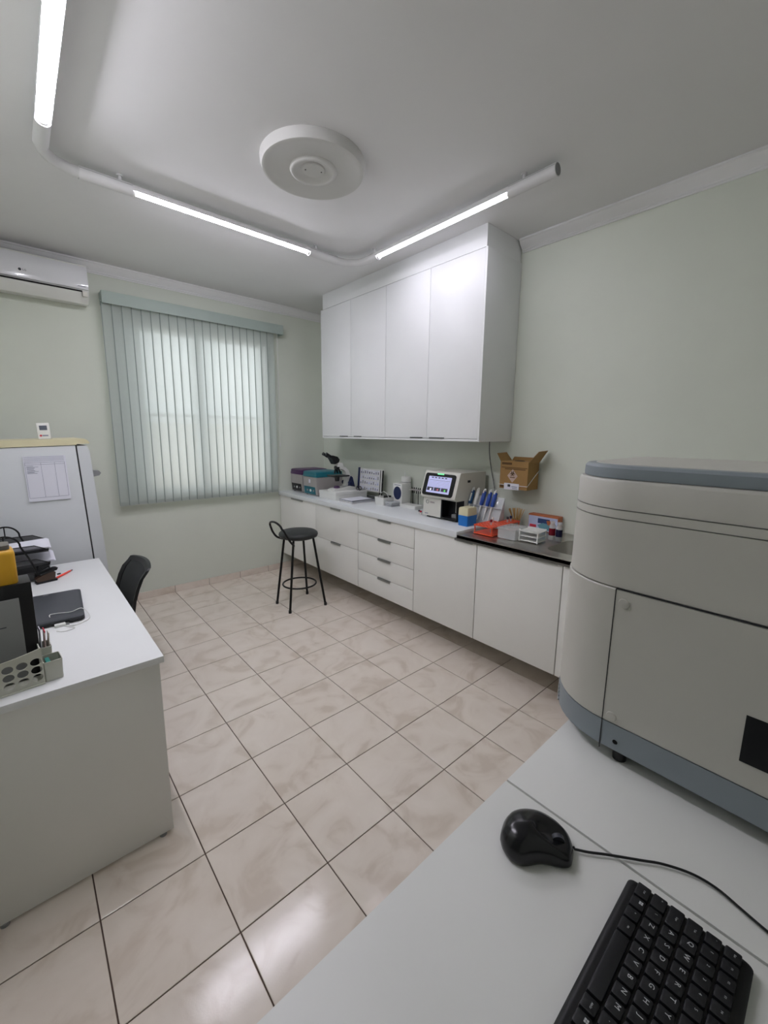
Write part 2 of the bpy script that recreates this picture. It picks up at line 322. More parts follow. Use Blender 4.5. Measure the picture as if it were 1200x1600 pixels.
# vertical blind
bl = thing('vertical_blind', 'grey-green fabric vertical blind with valance hanging over the window', 'blind', (0, 0, 0))
MB().box(.600, 2.232, 2.792, 2.80, 2.632, 2.728, bev=.002).build('valance', 'blind_rail', bl)
for x in (.600, 2.224): MB().box(x, x+.008, 2.80, YB, 2.632, 2.728).build('valance_return', 'blind_rail', bl)
MB().box(.61, 2.222, 2.815, 2.86, 2.66, 2.70).build('head_rail', 'alu', bl)
NS = 21; pitch = 1.535/NS
slat = MB()
prof = [(-.0445+.089*i/8, -.0015*math.cos(PI*(i/8-.5))) for i in range(9)]
slat.loft([[(u, v, z) for u, v in prof] for z in (.935, 2.655)], cap=False, closed=False)
sl_me = slat.mesh('slat', 'fabric')
hem_me = MB().loft([[(u, v, z) for u, v in ((-.0447, .0004), (-.0447, -.0014), (-.0385, -.0020), (-.0385, -.0008))] for z in (.936, 2.65)]).mesh('slat_hem', mat('hem', '949F9A', .8, var=.03), smooth=False)
wt_me = MB().box(-.040, .040, -.0035, .0035, .930, .962).mesh('slat_weight', 'fabric', smooth=False)
for i in range(NS):
    a = .13 + random.uniform(-.012, .012)
    s = link('slat', sl_me, bl, loc=(.597+.040+pitch*i, 2.838, 0), rot=(0, 0, a)); link('slat_weight', wt_me, s); link('slat_hem', hem_me, s)
MB().tube([(.60+pitch*i, 2.838+.02*math.sin(i*2.1), .933) for i in range(NS+1)], .0014, 6).build('bottom_chain', 'white_plastic', bl)
MB().tube([(2.172, 2.825, 2.65), (2.170, 2.825, 1.46)], .0016, 6).tube([(2.181, 2.83, 2.65), (2.172, 2.83, 1.46)], .0016, 6).build('pull_cord', 'white_plastic', bl)
MB().lathe([(.003, 1.43), (.008, 1.44), (.007, 1.47), (.003, 1.49)], (2.171, 2.827), 12).build('cord_weight', 'white_plastic', bl)

# ================================================================== WALL CABINET
UX, UZ0, UZ1 = 2.39, 1.545, 2.808
uy = [.312, .328, .812, 1.308, 1.802, 2.284, 2.300]
uc = thing('wall_cabinet', 'tall white four-door wall cabinet hung above the worktop', 'cabinet', (UX, .312, UZ0))
def U(x, y, z): return (x-UX, y-.312, z-UZ0)
def ubox(n, m, x0, x1, y0, y1, z0, z1, bev=0, par=None):
    return MB().box(x0-UX, x1-UX, y0-.312, y1-.312, z0-UZ0, z1-UZ0, bev=bev).build(n, m, par or uc)
ubox('side_panel', 'laminate', UX, XR-.003, uy[0], uy[0]+.016, UZ0, UZ1, .0008); ubox('side_panel', 'laminate', UX, XR-.003, uy[6]-.016, uy[6], UZ0, UZ1, .0008)
ubox('bottom_panel', 'laminate', UX, XR-.003, uy[1], uy[5], UZ0, UZ0+.016, .0008); ubox('top_panel', 'laminate', UX+.02, XR-.003, uy[1], uy[5], UZ1-.016, UZ1)
ubox('back_panel', 'laminate', XR-.012, XR-.003, uy[1], uy[5], UZ0+.016, UZ1-.016)
ubox('filler_panel', 'laminate', UX+.001, UX+.019, .322, 2.262, UZ1+.001, H-.0005); ubox('filler_panel', 'laminate', UX+.019, XR-.003, .322, .338, UZ1+.001, H-.0005); ubox('filler_panel', 'laminate', UX+.019, XR-.003, 2.246, 2.262, UZ1+.001, H-.0005)
hand = [(.61, .80), (.835, 1.01), (1.62, 1.77), (1.832, 2.0)]
for k in range(4):
    a, b = uy[k+1]+.0015, uy[k+2]-.0015
    dr = ubox('door', 'laminate', UX+.001, UX+.018, a, b, UZ0+.0195, UZ1-.0015, .0008)
    h0, h1 = hand[k]; ubox('handle', 'alu_dark', UX-.006, UX+.001, h0+.02, h1-.02, UZ0+.0175, UZ0+.026, par=dr)

# ================================================================== BASE CABINETS AND WORKTOPS
BX, BZ0, BZ1 = 2.19, .198, .884
def base_unit(name, label, y0, y1, rows, hy, ctop=BZ1):
    t = thing(name, label, 'cabinet', (BX, y0, BZ0), group='white base cabinets under the worktop')
    def b(n, m, x0, x1, ya, yb, z0, z1, bev=0, par=t): return MB().box(x0-BX, x1-BX, ya-y0, yb-y0, z0-BZ0, z1-BZ0, bev=bev).build(n, m, par)
    c = MB(); xa, xb = .018, XR-.014-BX; w = y1-y0
    c.box(xa, xb, .0005, .0165, 0, ctop-BZ0).box(xa, xb, w-.0165, w-.0005, 0, ctop-BZ0).box(xa, xb, .0165, w-.0165, 0, .016).box(xb-.01, xb, .0165, w-.0165, .016, ctop-BZ0)
    c.build('carcass', 'cab_low', t)
    n = len(rows)-1
    for k in range(n):
        f = b('door' if n == 1 else 'drawer', 'cab_low', BX, BX+.017, y0+.002, y1-.002, rows[k]+.002, rows[k+1]-.002, .001)
        h0, h1 = hy
        MB().box(-.011, .004, h0-y0, h1-y0, rows[k+1]-.0035-BZ0, rows[k+1]-.0005-BZ0).box(-.011, -.0085, h0-y0, h1-y0, rows[k+1]-.017-BZ0, rows[k+1]-.001-BZ0).build('handle', 'alu', f)
    return t
q = (BZ1-BZ0)/4
base_unit('base_cabinet', 'white base cabinet with one door in the corner by the window wall', 2.146, YB-.014, [BZ0, BZ1], (2.38, 2.63))
base_unit('base_cabinet', 'white base cabinet with two deep drawers behind the bar stool', 1.434, 2.144, [BZ0, .543, BZ1], (1.70, 1.86))
base_unit('base_cabinet', 'white base cabinet with four equal drawers', .724, 1.432, [BZ0, BZ0+q, BZ0+2*q, BZ0+3*q, BZ1], (.99, 1.15))
base_unit('base_cabinet', 'white one-door base cabinet below the bench analyzer with screen', .142, .722, [BZ0, BZ1], (.17, .325))
base_unit('base_cabinet', 'white one-door base cabinet below the orange tube racks and sink edge', -.442, .140, [BZ0, BZ1], (-.415, -.245), .77)
base_unit('base_cabinet', 'white base cabinet below the sink, mostly hidden by the large analyzer', -1.03, -.444, [BZ0, BZ1], (-.99, -.83), .77)
tag(MB().box(2.176, XR-.001, .306, YB-.001, .886, .930, bev=.002).build('worktop', 'worktop'), 'long white laminate worktop on the base cabinets', 'worktop')
sk = thing('sink_top', 'stainless steel sink top at the near end of the worktop', 'sink', (2.176, -1.04, .886))
def S(x, y, z): return (x-2.176, y+1.04, z-.886)
sx0, sx1, sy0, sy1 = 2.305, 2.66, -.80, -.262
top = MB(); n8 = 6
out = rrect(2.176, XR-.003, -1.04, .304, .004, n8); inn = rrect(sx0, sx1, sy0, sy1, .07, n8)
top.loft([[S(x, y, .888) for x, y in out], [S(x, y, .912) for x, y in out], [S(x, y, .914) for x, y in rrect(2.186, XR-.012, -1.03, .294, .004, n8)], [S(x, y, .909) for x, y in rrect(2.20, XR-.026, -1.016, .28, .01, n8)], [S(x, y, .909) for x, y in inn]], cap=False)
top.build('steel_top', 'steel', sk)
MB().loft([[S(x, y, .909) for x, y in inn], [S(x, y, .80) for x, y in rrect(sx0+.01, sx1-.01, sy0+.01, sy1-.01, .06, n8)], [S(x, y, .785) for x, y in rrect(sx0+.035, sx1-.035, sy0+.035, sy1-.035, .05, n8)], [S(x, y, .782) for x, y in rrect(sx0+.14, sx1-.14, sy0+.2, sy1-.2, .03, n8)]], cap=False).raw([S(x, y, .782) for x, y in rrect(sx0+.14, sx1-.14, sy0+.2, sy1-.2, .03, n8)], [tuple(range(4*(n8+1)))]).build('sink_bowl', 'steel', sk)
MB().box(0, .004, 0, 1.344, -.012, .022).build('front_apron', 'steel_dark', sk)

# ================================================================== LEFT SIDE: DESK AND FRIDGE
DZ = .765
dk = thing('desk', 'white office desk with a full side panel at left', 'desk', (.28, .17, 0))
def dbox(n, m, x0, x1, y0, y1, z0, z1, bev=.001): return MB().box(x0-.28, x1-.28, y0-.17, y1-.17, z0, z1, bev=bev).build(n, m, dk)
dbox('desk_top', 'laminate', XL+.004, .286, .168, 1.772, DZ-.025, DZ, .0015)
dbox('side_panel', 'cab_low', XL+.01, .272, .180, .198, .012, DZ-.025); dbox('side_panel', 'cab_low', XL+.01, .272, 1.742, 1.760, .012, DZ-.025)
dbox('modesty_panel', 'cab_low', XL+.03, XL+.046, .198, 1.742, .25, DZ-.025)
for x in (-.235, .235):
    for y in (.189, 1.751): MB().cyl((x-.28, y-.17, 0), (x-.28, y-.17, .012), .013, n=14).build('foot', 'mid_grey', dk)

fg = thing('refrigerator', 'old white refrigerator with cream top beyond the desk', 'refrigerator', (-.30, 1.90, 0), rot=(0, -.038, 0))
def fb(n, m, x0, x1, y0, y1, z0, z1, bev=.004, par=None, lab=None): return MB().box(x0+.30, x1+.30, y0-1.9, y1-1.9, z0, z1, bev=bev).build(n, m, par or fg, lab)
fb('body', 'fridge', -.27, .296, 1.90, 2.48, .05, 1.478, .006)
MB().prism([(p[0]+.30, p[1]) for p in [(-.27, 1.480), (.303, 1.480), (.303, 1.4855), (.372, 1.4855), (.374, 1.494), (.362, 1.510), (.345, 1.519), (-.262, 1.521), (-.27, 1.515)]], 'y', -.004, .588).build('top_cap', 'cream', fg, 'cream plastic top')
fb('door_gasket', 'gasket', .297, .304, 1.905, 2.475, .07, 1.481, 0)
fd = MB().prism([(.604, .06), (.648, .06), (.668, .10), (.672, .75), (.668, 1.44), (.655, 1.474), (.604, 1.474)], 'y', .002, .578).build('door', 'fridge', fg)
MB().prism([(.66, 1.262), (.705, 1.270), (.716, 1.286), (.708, 1.300), (.675, 1.306), (.66, 1.302)], 'y', .03, .10).build('handle', 'mid_grey', fd)
MB().cyl((.655, .03, 1.484), (.655, .03, 1.494), .006, n=10).build('hinge_pin', 'mid_grey', fg)
for x in (-.22, .22):
    for y in (1.95, 2.43): MB().cyl((x+.30, y-1.9, -.02*0+.0), (x+.30, y-1.9, .055), .018, n=12).build('foot', 'black_plastic', fg)
# sheet taped to the fridge side
ps = thing('record_sheet', 'printed record sheet in a clear sleeve taped to the refrigerator side', 'paper', (0, 0, 0))
R1 = Matrix.Translation((.0795, 1.893, 1.296)) @ Matrix.Rotation(-.02, 4, 'Y')
MB().box(-.104, .104, -.001, .001, -.14, .14).xf(R1).build('sheet', 'paper', ps)
g = MB()
for x in (-.098, -.022, .045, .095): g.box(x-.0007, x+.0007, -.0018, -.001, -.118, .10)
for z in (.135, .126, .118, .110, .100, -.118, .088): g.box(-.098, .095, -.0018, -.001, z-.0008, z+.0008)
for k in range(9): g.box(-.092, -.092+.03+.03*random.random(), -.0018, -.001, .078-k*.0055, .080-k*.0055)
g.xf(R1).build('printed_table', 'paper_ink', ps)
th = thing('digital_thermometer', 'small white digital thermometer standing on the refrigerator', 'thermometer', (.10, 2.10, 1.536), rot=(-.12, -.04, 0))
MB().box(-.034, .034, -.009, .009, .0, .105, bev=.006).build('case', 'white_plastic', th)
MB().box(-.020, .020, -.0105, -.008, .058, .087).build('lcd', 'lcd', th)
MB().cyl((-.018, -.0102, .022), (-.018, -.0085, .022), .0065, n=14).build('red_mark', 'red', th); MB().box(-.010, .020, -.0102, -.0085, .018, .026).build('grey_mark', 'paper_ink', th)
MB().box(-.020, .020, .005, .045, 0, .006).build('stand', 'white_plastic', th)

# perforated basket
bk = thing('perforated_basket', 'beige plastic desk basket with round holes on the near desk corner', 'basket', (-.055, .236, DZ), rz=.10)
def holed(W_, Hh, nx, nz, r, x_off, z_off, px, pz, top):
    # thin plate in x,z with real holes: every cell is a square ring around its hole
    m = MB(); t = .003; xs = [x_off+px*i for i in range(nx+1)]; n = 24
    for i in range(nx):
        for k in range(nz):
            cx, cz = xs[i]+px/2, z_off+pz*(k+.5)
            sq = []
            for a in range(n):
                th_ = 2*PI*(a+.5)/n; c_, s_ = math.cos(th_), math.sin(th_); q_ = max(abs(c_)/(px/2), abs(s_)/(pz/2))
                sq.append((cx+c_/q_, cz+s_/q_))
            ci = [(cx+r*math.cos(2*PI*(a+.5)/n), cz+r*.88*math.sin(2*PI*(a+.5)/n)) for a in range(n)]
            rings = [[(x, -t, z) for x, z in sq], [(x, -t, z) for x, z in ci], [(x, 0, z) for x, z in ci], [(x, 0, z) for x, z in sq]]
            m.loft(rings, cap=False)
    return m
pw, pz_ = .0345, .0275
nx, nz = 7, 3
m = holed(0, 0, nx, nz, .0142, -nx*pw, .014, pw, pz_, 0)
m.box(-nx*pw, 0, -.003, 0, 0, .014)                      # bottom band
tz = .014+nz*pz_
N = 24
rim = [(-nx*pw*(1-i/N), tz+.030-.016*math.sin(PI*i/N)) for i in range(N+1)]
m.loft([[(x, -.003, z) for x, z in rim]+[(x, -.003, tz) for x, z in rim[::-1]], [(x, 0, z) for x, z in rim]+[(x, 0, tz) for x, z in rim[::-1]]])
m.build('front_wall', 'beige_plastic', bk, ang=30)
MB().box(-nx*pw, -nx*pw+.003, 0, .19, 0, .12).build('side_wall', 'beige_plastic', bk); MB().box(-.003, 0, 0, .19, 0, .118).build('side_wall', 'beige_plastic', bk)
MB().box(-nx*pw, 0, .19, .193, 0, .12).build('back_wall', 'beige_plastic', bk); MB().box(-nx*pw, 0, 0, .19, 0, .003).build('bottom', 'beige_plastic', bk)
MB().box(-nx*pw-.004, .0, -.008, -.003, -.0005+.001, .006).build('foot_rim', 'beige_plastic', bk)
def cup(x0, x1, y0, y1, h):
    t = .0022; o_ = rrect(x0, x1, y0, y1, .006, 3); i_ = rrect(x0+t, x1-t, y0+t, y1-t, .005, 3)
    o2 = rrect(x0, x1-.003, y0+.002, y1, .006, 3)
    return MB().loft([[(x, y, 0.001) for x, y in o2], [(x, y, h) for x, y in o_], [(x, y, h) for x, y in i_], [(x, y, .004) for x, y in i_]])
cup(.0005, .052, -.003, .062, .070).build('side_cup', 'beige_plastic', bk); cup(.0005, .036, .0625, .125, .096).build('side_cup', 'beige_plastic', bk)
o = MB().box(.010, .022, .010, .052, .005, .064, bev=.002).build('eraser_block', 'green'); o.matrix_world = bk.matrix_basis.copy(); tag(o, 'green box of clips in the basket side cup', 'box')
for k, (x0, y0, ang, m_, nm, lab) in enumerate([(.006, .075, .12, 'paper', 'card', 'white folded card standing in the basket side pocket'), (.016, .085, .20, 'pink_label', 'card', 'pinkish card with a red top edge in the basket side pocket'), (.026, .093, .26, 'offwhite', 'card', 'pale card in front of the others in the basket side pocket')]):
    o = thing(nm, lab, 'card', (0, 0, 0)); o.matrix_world = bk.matrix_basis @ Matrix.Translation((x0, y0, .006)) @ Matrix.Rotation(ang*.25, 4, 'Y')
    MB().box(-.0012, .0012, -.012, .024, 0, .158-.014*k, bev=.0005).build('sheet', m_, o)
    if k == 1: MB().box(-.0014, .0014, -.0125, .0245, .138, .1445).build('red_edge', 'red', o)
# box device behind / in the basket
bx = thing('black_box_device', 'tall black box with a grey front panel standing in the perforated basket', 'device', (-.057, .296, DZ+.004), rz=.06)
MB().box(-.225, 0, 0, .105, 0, .332, bev=.003).build('case', 'black_plastic', bx)
MB().box(-.222, -.035, -.005, .001, .004, .286, bev=.0015).build('grey_panel', 'mid_grey', bx)
MB().box(-.125, -.074, -.0058, -.0045, .196, .199).build('panel_mark', 'ink_dark', bx)
yt = thing('yellow_canister', 'yellow square canister with a dark lid on top of the black box', 'canister', (-.086, .304, DZ+.336), rz=.06)
MB().loft([[(x, y, z) for x, y in rrect(-.175+i, -i, i, .092-i, .014, 4)] for z, i in ((0, .001), (.004, 0), (.098, 0), (.108, .004), (.113, .012))]).build('canister', 'yellow', yt)
MB().loft([[(x, y, z) for x, y in rrect(-.165, -.010, .010, .082, .012, 4)] for z in (.1135, .1265)]).build('lid', 'lid_grey', yt)

# letter tray
lt = thing('letter_tray', 'black wire-mesh three-tier letter tray with arched side frames', 'letter tray', (-.13, 1.60, DZ))
for y in (-.15, .15):
    pts = [(-.125, y, .008), (-.115, y, .09), (-.085, y, .19)]+[(-.02+.065*math.cos(a)-.0, y, .205+.068*math.sin(a)) for a in [PI-i*PI/10 for i in range(11)]]+[(.075, y, .13), (.095, y, .06), (.105, y, .008)]
    MB().tube(spline(pts, 3), .0048, 8).build('side_frame', 'black_metal', lt)
for y in (-.15, .15): MB().tube([(-.02, y, .273), (-.02, y, .215)], .003, 8).build('brace', 'black_metal', lt)
for k, z in enumerate((.012, .088, .164)):
    d = .03 if k < 2 else .0
    ti = MB(); ti.box(-.16, .158, -.145, .145, z, z+.0015)
    ti.raw([(-.16, -.145, z), (.10, -.145, z), (.158, -.145, z), (.158, -.15, z+.012), (.10, -.15, z+.042), (-.16, -.15, z+.042)], [(0, 1, 4, 5), (1, 2, 3, 4)])
    ti.raw([(-.16, .145, z), (.10, .145, z), (.158, .145, z), (.158, .15, z+.012), (.10, .15, z+.042), (-.16, .15, z+.042)], [(0, 1, 4, 5), (1, 2, 3, 4)])
    t = ti.build('tier', 'mesh', lt, smooth=False)
    MB().tube([(-.16, -.15, z+.042), (.10, -.15, z+.042), (.158, -.15, z+.012), (.158, .15, z+.012), (.10, .15, z+.042), (-.16, .15, z+.042)], .003, 6, closed=True).build('rim', 'black_metal', t)
for z, x1, lab in ((.1665, .172, 'white sheets lying in the top tier of the letter tray'), (.0905, .185, 'white sheets lying in the middle tier of the letter tray')):
    s = thing('paper_sheets', lab, 'paper', (-.13, 1.60, DZ+z))
    for k in range(4): MB().loft([[(-.10+.002*k, -.125, .0022*k), (x1-.003*k, -.125, .0022*k+.012), (x1-.003*k, .125, .0022*k+.012), (-.10+.002*k, .125, .0022*k)], [(-.10+.002*k, -.125, .0022*k+.0012), (x1-.003*k, -.125, .0022*k+.0132), (x1-.003*k, .125, .0022*k+.0132), (-.10+.002*k, .125, .0022*k+.0012)]]).build('sheet', 'paper', s, smooth=False)
hp = thing('hole_punch', 'dark metal hole punch on the desk beside the letter tray', 'hole punch', (.003, 1.425, DZ), rz=.25)
MB().box(-.05, .045, -.018, .018, 0, .012, bev=.003).build('base', 'black_plastic', hp)
MB().prism([(-.045, .012), (.035, .012), (.04, .05), (.03, .058), (-.02, .045), (-.05, .03)], 'y', -.016, .016).build('body', mat('bronze', '4A3A30', .4, .5, var=.1), hp)
MB().prism([(-.03, .047), (.045, .060), (.052, .072), (.04, .074), (-.03, .055)], 'y', -.02, .02).build('lever', 'black_metal', hp); MB().cyl((.05, 0, .03), (.066, 0, .03), .004, n=8).build('gauge_rod', 'black_metal', hp)
pn = thing('marker_pen', 'red-orange marker pen lying on the desk', 'pen', (.086, 1.505, DZ+.006), rz=math.atan2(1.572-1.436, .135-.039))
MB().tube([(-.078, 0, 0), (-.07, 0, 0), (.045, 0, 0), (.06, 0, 0)], [.0035, .006, .0055, .0035], 12).build('barrel', 'pen_red', pn); MB().tube([(.06, 0, 0), (.073, 0, 0)], [.004, .0025], 10).build('tip', 'ink_dark', pn)
# laptop
lp = thing('laptop', 'closed dark grey laptop lying on the desk', 'laptop', (-.025, .925, DZ), rz=-.055)
MB().loft([[(x, y, z) for x, y in rrect(-.14+i, .14-i, -.2+i, .2-i, .02, 5)] for z, i in ((.002, .006), (.006, 0), (.014, 0))]).build('base', 'black_plastic', lp)
MB().loft([[(x, y, z) for x, y in rrect(-.14+i, .14-i, -.2+i, .2-i, .02, 5)] for z, i in ((.0146, .001), (.018, 0), (.023, .001), (.026, .008))]).build('lid', 'dark_grey', lp)
MB().box(-.01, .012, .17, .178, .0262, .0268).build('logo', 'mid_grey', lp)
for x in (-.11, .11):
    for y in (-.17, .17): MB().cyl((x, y, 0), (x, y, .003), .008, n=10).build('foot', 'black_plastic', lp)
cb = thing('white_cable', 'thin white cable with a plug curled beside the laptop', 'cable', (0, 0, DZ))
MB().tube(spline([(.02, .735, .004), (.0, .75, .010), (-.015, .79, .030), (.01, .80, .0295), (.06, .78, .0295), (.10, .80, .0295), (.122, .76, .010), (.115, .715, .003), (.07, .68, .003), (.03, .70, .003), (.06, .65, .003), (.02, .64, .003), (.0, .66, .003)], 6), .0016, 6).build('cord', 'white_plastic', cb)
MB().box(-.004, .034, .70, .722, .0, .012, bev=.003).build('plug', 'white_plastic', cb); MB().box(.034, .046, .705, .717, .002, .010).build('connector', 'alu', cb)

# office chair
oc = thing('office_chair', 'black mesh-back office chair tucked in at the desk', 'chair', (.17, 1.42, 0), rz=.06)
prf = [(.300, .80), (.282, .775), (.252, .73), (.226, .675), (.205, .61), (.192, .54), (.187, .47), (.19, .43)]
def backpt(s, w, dx=0): return (s[0]+dx+.030*(w*w)*-1+.018, w*.205*(1-.10*max(0, (s[1]-.7)/.1)), s[1]-.012*w*w*(1 if s[1] > .76 else 0))
ws = [i/8-1 for i in range(17)]
MB().loft([[backpt(s, w*.84) for w in ws] for s in prf[1:-1]], cap=False, closed=False).build('backrest_mesh', 'mesh_grey', oc)
outl = [backpt(prf[0], w) for w in ws]+[backpt(s, 1) for s in prf[1:]]+[backpt(prf[-1], w) for w in ws[::-1]]+[backpt(s, -1) for s in prf[::-1][:-1]]
inl = [backpt(prf[1], w*.80, -.004) for w in ws]+[backpt(s, .80, -.004) for s in prf[1:-1]]
fr_ = MB()
def strip(a, b, t=.014):
    m_ = len(a); F = []
    for i in range(m_): F.append([Vector(a[i])+Vector((t, 0, 0)), Vector(a[i])-Vector((t*.3, 0, 0)), Vector(b[i])-Vector((t*.3, 0, 0)), Vector(b[i])+Vector((t, 0, 0))])
    fr_.loft(F)
strip([backpt(prf[0], w) for w in ws], [backpt(prf[1], w*.9) for w in ws]); strip([backpt(prf[-1], w) for w in ws], [backpt(prf[-2], w*.9) for w in ws])
for sd in (1, -1): strip([backpt(s, sd) for s in prf], [backpt(s, sd*.80) for s in prf])
fr_.build('backrest_frame', 'black_plastic', oc)
MB().loft([[(x, y, z) for x, y in rrect(-.25+i, .20-i, -.23+i, .23-i, .08, 5)] for z, i in ((.415, .02), (.425, 0), (.455, 0), (.472, .03))]).build('seat', 'black_vinyl', oc)
MB().tube([(.02, 0, .40), (.16, 0, .385), (.215, 0, .42), (.225, 0, .50)], .016, 8).build('back_bar', 'black_metal', oc)
MB().cyl((0, 0, .09), (0, 0, .42), .026, n=14).build('gas_column', 'black_metal', oc)
for k in range(5):
    a = 2*PI*k/5+.3; c_, s_ = math.cos(a), math.sin(a)
    MB().tube([(.02*c_, .02*s_, .10), (.24*c_, .24*s_, .07)], [.022, .014], 8).build('star_leg', 'black_plastic', oc)
    MB().cyl((.24*c_-.018*s_, .24*s_+.018*c_, .027), (.24*c_+.018*s_, .24*s_-.018*c_, .027), .027, n=14).cyl((.24*c_, .24*s_, .04), (.24*c_, .24*s_, .075), .008, n=8).build('caster', 'black_plastic', oc)

# ================================================================== BAR STOOL
bs = thing('bar_stool', 'black metal bar stool with round padded seat and looped low back', 'stool', (1.815, 1.842, 0))
SZ = .70
fc = [(-.163, .140), (-.175, -.128), (.167, -.177), (.176, .165)]
tc = [(-.10, .085), (-.10, -.085), (.10, -.09), (.10, .09)]
for (fx, fy), (tx, ty) in zip(fc, tc):
    lg = MB().tube([(fx, fy, .012), (tx, ty, SZ-.055)], .0105, 10).build('leg', 'black_metal', bs)
    MB().cyl((fx*1.005, fy*1.005, 0), (fx, fy, .026), .014, n=12).build('foot_cap', 'black_plastic', lg)
MB().tube([(.153*math.cos(a), .150*math.sin(a), .205) for a in [2*PI*i/40 for i in range(40)]], .008, 8, closed=True).build('foot_ring', 'black_metal', bs)
MB().tube([(.105*math.cos(a), .105*math.sin(a), SZ-.055) for a in [2*PI*i/28 for i in range(28)]], .008, 8, closed=True).build('seat_ring', 'black_metal', bs)
MB().lathe([(0, SZ-.05), (.15, SZ-.05), (.172, SZ-.04), (.178, SZ-.022), (.174, SZ-.006), (.158, SZ+.006), (.10, SZ+.013), (0, SZ+.016)], n=40).build('seat', 'black_vinyl', bs, ang=60)
lp_ = [(-.10, .09, SZ-.07), (-.150, .125, SZ-.05), (-.185, .135, SZ), (-.21, .125, SZ+.055)]+[(-.222-.012*math.sin(a), .11*math.cos(a), SZ+.075+.045*math.sin(a)) for a in [i*PI/8 for i in range(9)]]+[(-.21, -.125, SZ+.055), (-.185, -.135, SZ), (-.15, -.125, SZ-.05), (-.10, -.09, SZ-.10)]
MB().tube(spline(lp_, 4), .0095, 9).build('back_loop', 'black_metal', bs)

# ================================================================== THINGS ON THE WORKTOP
CZ = .93
def centrifuge(label, x, y0, y1, lidm, panel, tagm):
    t = thing('centrifuge', label, 'centrifuge', (x, y0, CZ)); w = y1-y0; d = .335
    for a in (.03, d-.03):
        for b in (.03, w-.03): MB().cyl((a, b, 0), (a, b, .008), .012, n=10).build('foot', 'black_plastic', t)
    MB().prism([(.012, .008), (d, .008), (d, .198), (.0, .198), (.0, .10)], 'y', 0, w).build('body', 'cent_grey', t)
    MB().prism([(.009, .014), (.0, .095), (-.002, .095), (.007, .014)], 'y', .03, w-.012).build('control_panel', panel, t)
    for k in range(3): MB().cyl((.006, .06+.06*k, .055), (-.004, .06+.06*k, .055), .010 if k != 1 else .014, n=12).build('knob', 'mid_grey' if k != 1 else 'white_plastic', t)
    MB().box(-.004, d+.002, -.003, w+.003, .199, .226, bev=.004).build('lid_collar', lidm, t)
    MB().loft([[(a, b, z) for a, b in rrect(-.003+i, d+.001-i, -.002+i, w+.002-i, .012, 3)] for z, i in ((.2275, 0), (.250, 0), (.258, .01), (.261, .03))]).build('lid', lidm, t)
    MB().box(-.003, .001, w*.5-.01, w*.5+.018, .135, .172).build('sticker', tagm, t)
centrifuge('grey bench centrifuge with a purple lid in the corner of the worktop', 2.318, 2.612, 2.862, 'purple', 'black_plastic', 'cent_grey')
centrifuge('grey bench centrifuge with a teal lid beside the microscope', 2.288, 2.272, 2.535, 'teal', 'teal', 'paper')
# white case
wc = thing('white_case', 'flat white carton under the microscope', 'box', (2.285, 1.915, CZ))
MB().box(0, .40, 0, .300, 0, .076, bev=.003).build('carton_body', 'white_plastic', wc); MB().box(-.002, .402, -.002, .302, .050, .079, bev=.002).build('lid', 'white_plastic', wc)
# microscope
ms = thing('microscope', 'white and black binocular microscope standing on a flat white carton', 'microscope', (2.33, 2.06, CZ+.079))
y2 = .055
def mp(poly, a, b, n, m): return MB().prism(poly, 'y', a, b).build(n, m, ms)
mp([(0, 0), (.27, 0), (.27, .03), (.20, .045), (.12, .030), (.02, .024), (0, .016)], -y2, y2, 'base', 'white_plastic')
mp([(.19, .045), (.25, .03), (.285, .004), (.275, .03), (.245, .13), (.225, .145), (.205, .10)], -.042, .042, 'rear_cover', 'navy')
mp([(.165, .044), (.205, .044), (.222, .10), (.225, .155), (.205, .205), (.17, .235), (.12, .25), (.09, .248), (.09, .225), (.13, .218), (.165, .195), (.18, .15), (.178, .10)], -.028, .028, 'arm', 'white_plastic')
mp([(.06, .247), (.135, .247), (.12, .285), (.07, .295)], -.034, .034, 'head', 'white_plastic')
mp([(.025, .275), (.075, .293), (.085, .32), (.06, .35), (.0, .365), (-.03, .36), (-.01, .33)], -.036, .036, 'prism_housing', 'black_plastic')
for y in (-.03, .03):
    MB().tube([(-.02, y, .352), (-.055, y, .372), (-.075, y, .383)], [.015, .014, .0165], 14).build('eyepiece', 'black_plastic', ms)
MB().tube([(.075, 0, .246), (.065, 0, .222)], [.03, .026], 16).build('nosepiece', 'black_plastic', ms)
for k, (dx, dy) in enumerate(((-.012, 0), (.018, .018), (.018, -.018))):
    MB().tube([(.066+dx, dy, .222), (.066+dx*1.9, dy*1.6, .178)], [.0105, .0075], 12).build('objective', 'black_metal', ms)
MB().box(-.005, .185, -.07, .07, .146, .160, bev=.002).build('stage', 'black_plastic', ms)
MB().tube([(.075, 0, .146), (.075, 0, .098)], [.03, .022], 14).build('condenser', 'black_plastic', ms)
MB().lathe([(.034, .028), (.030, .045), (.022, .05), (0, .051)], (.07, 0), 18).build('lamp_collar', 'purple', ms)
for s in (-1, 1): MB().cyl((.205, s*.04, .075), (.205, s*.072, .075), .022, n=18).cyl((.205, s*.072, .075), (.205, s*.082, .075), .014, n=14).build('focus_knob', 'navy', ms)
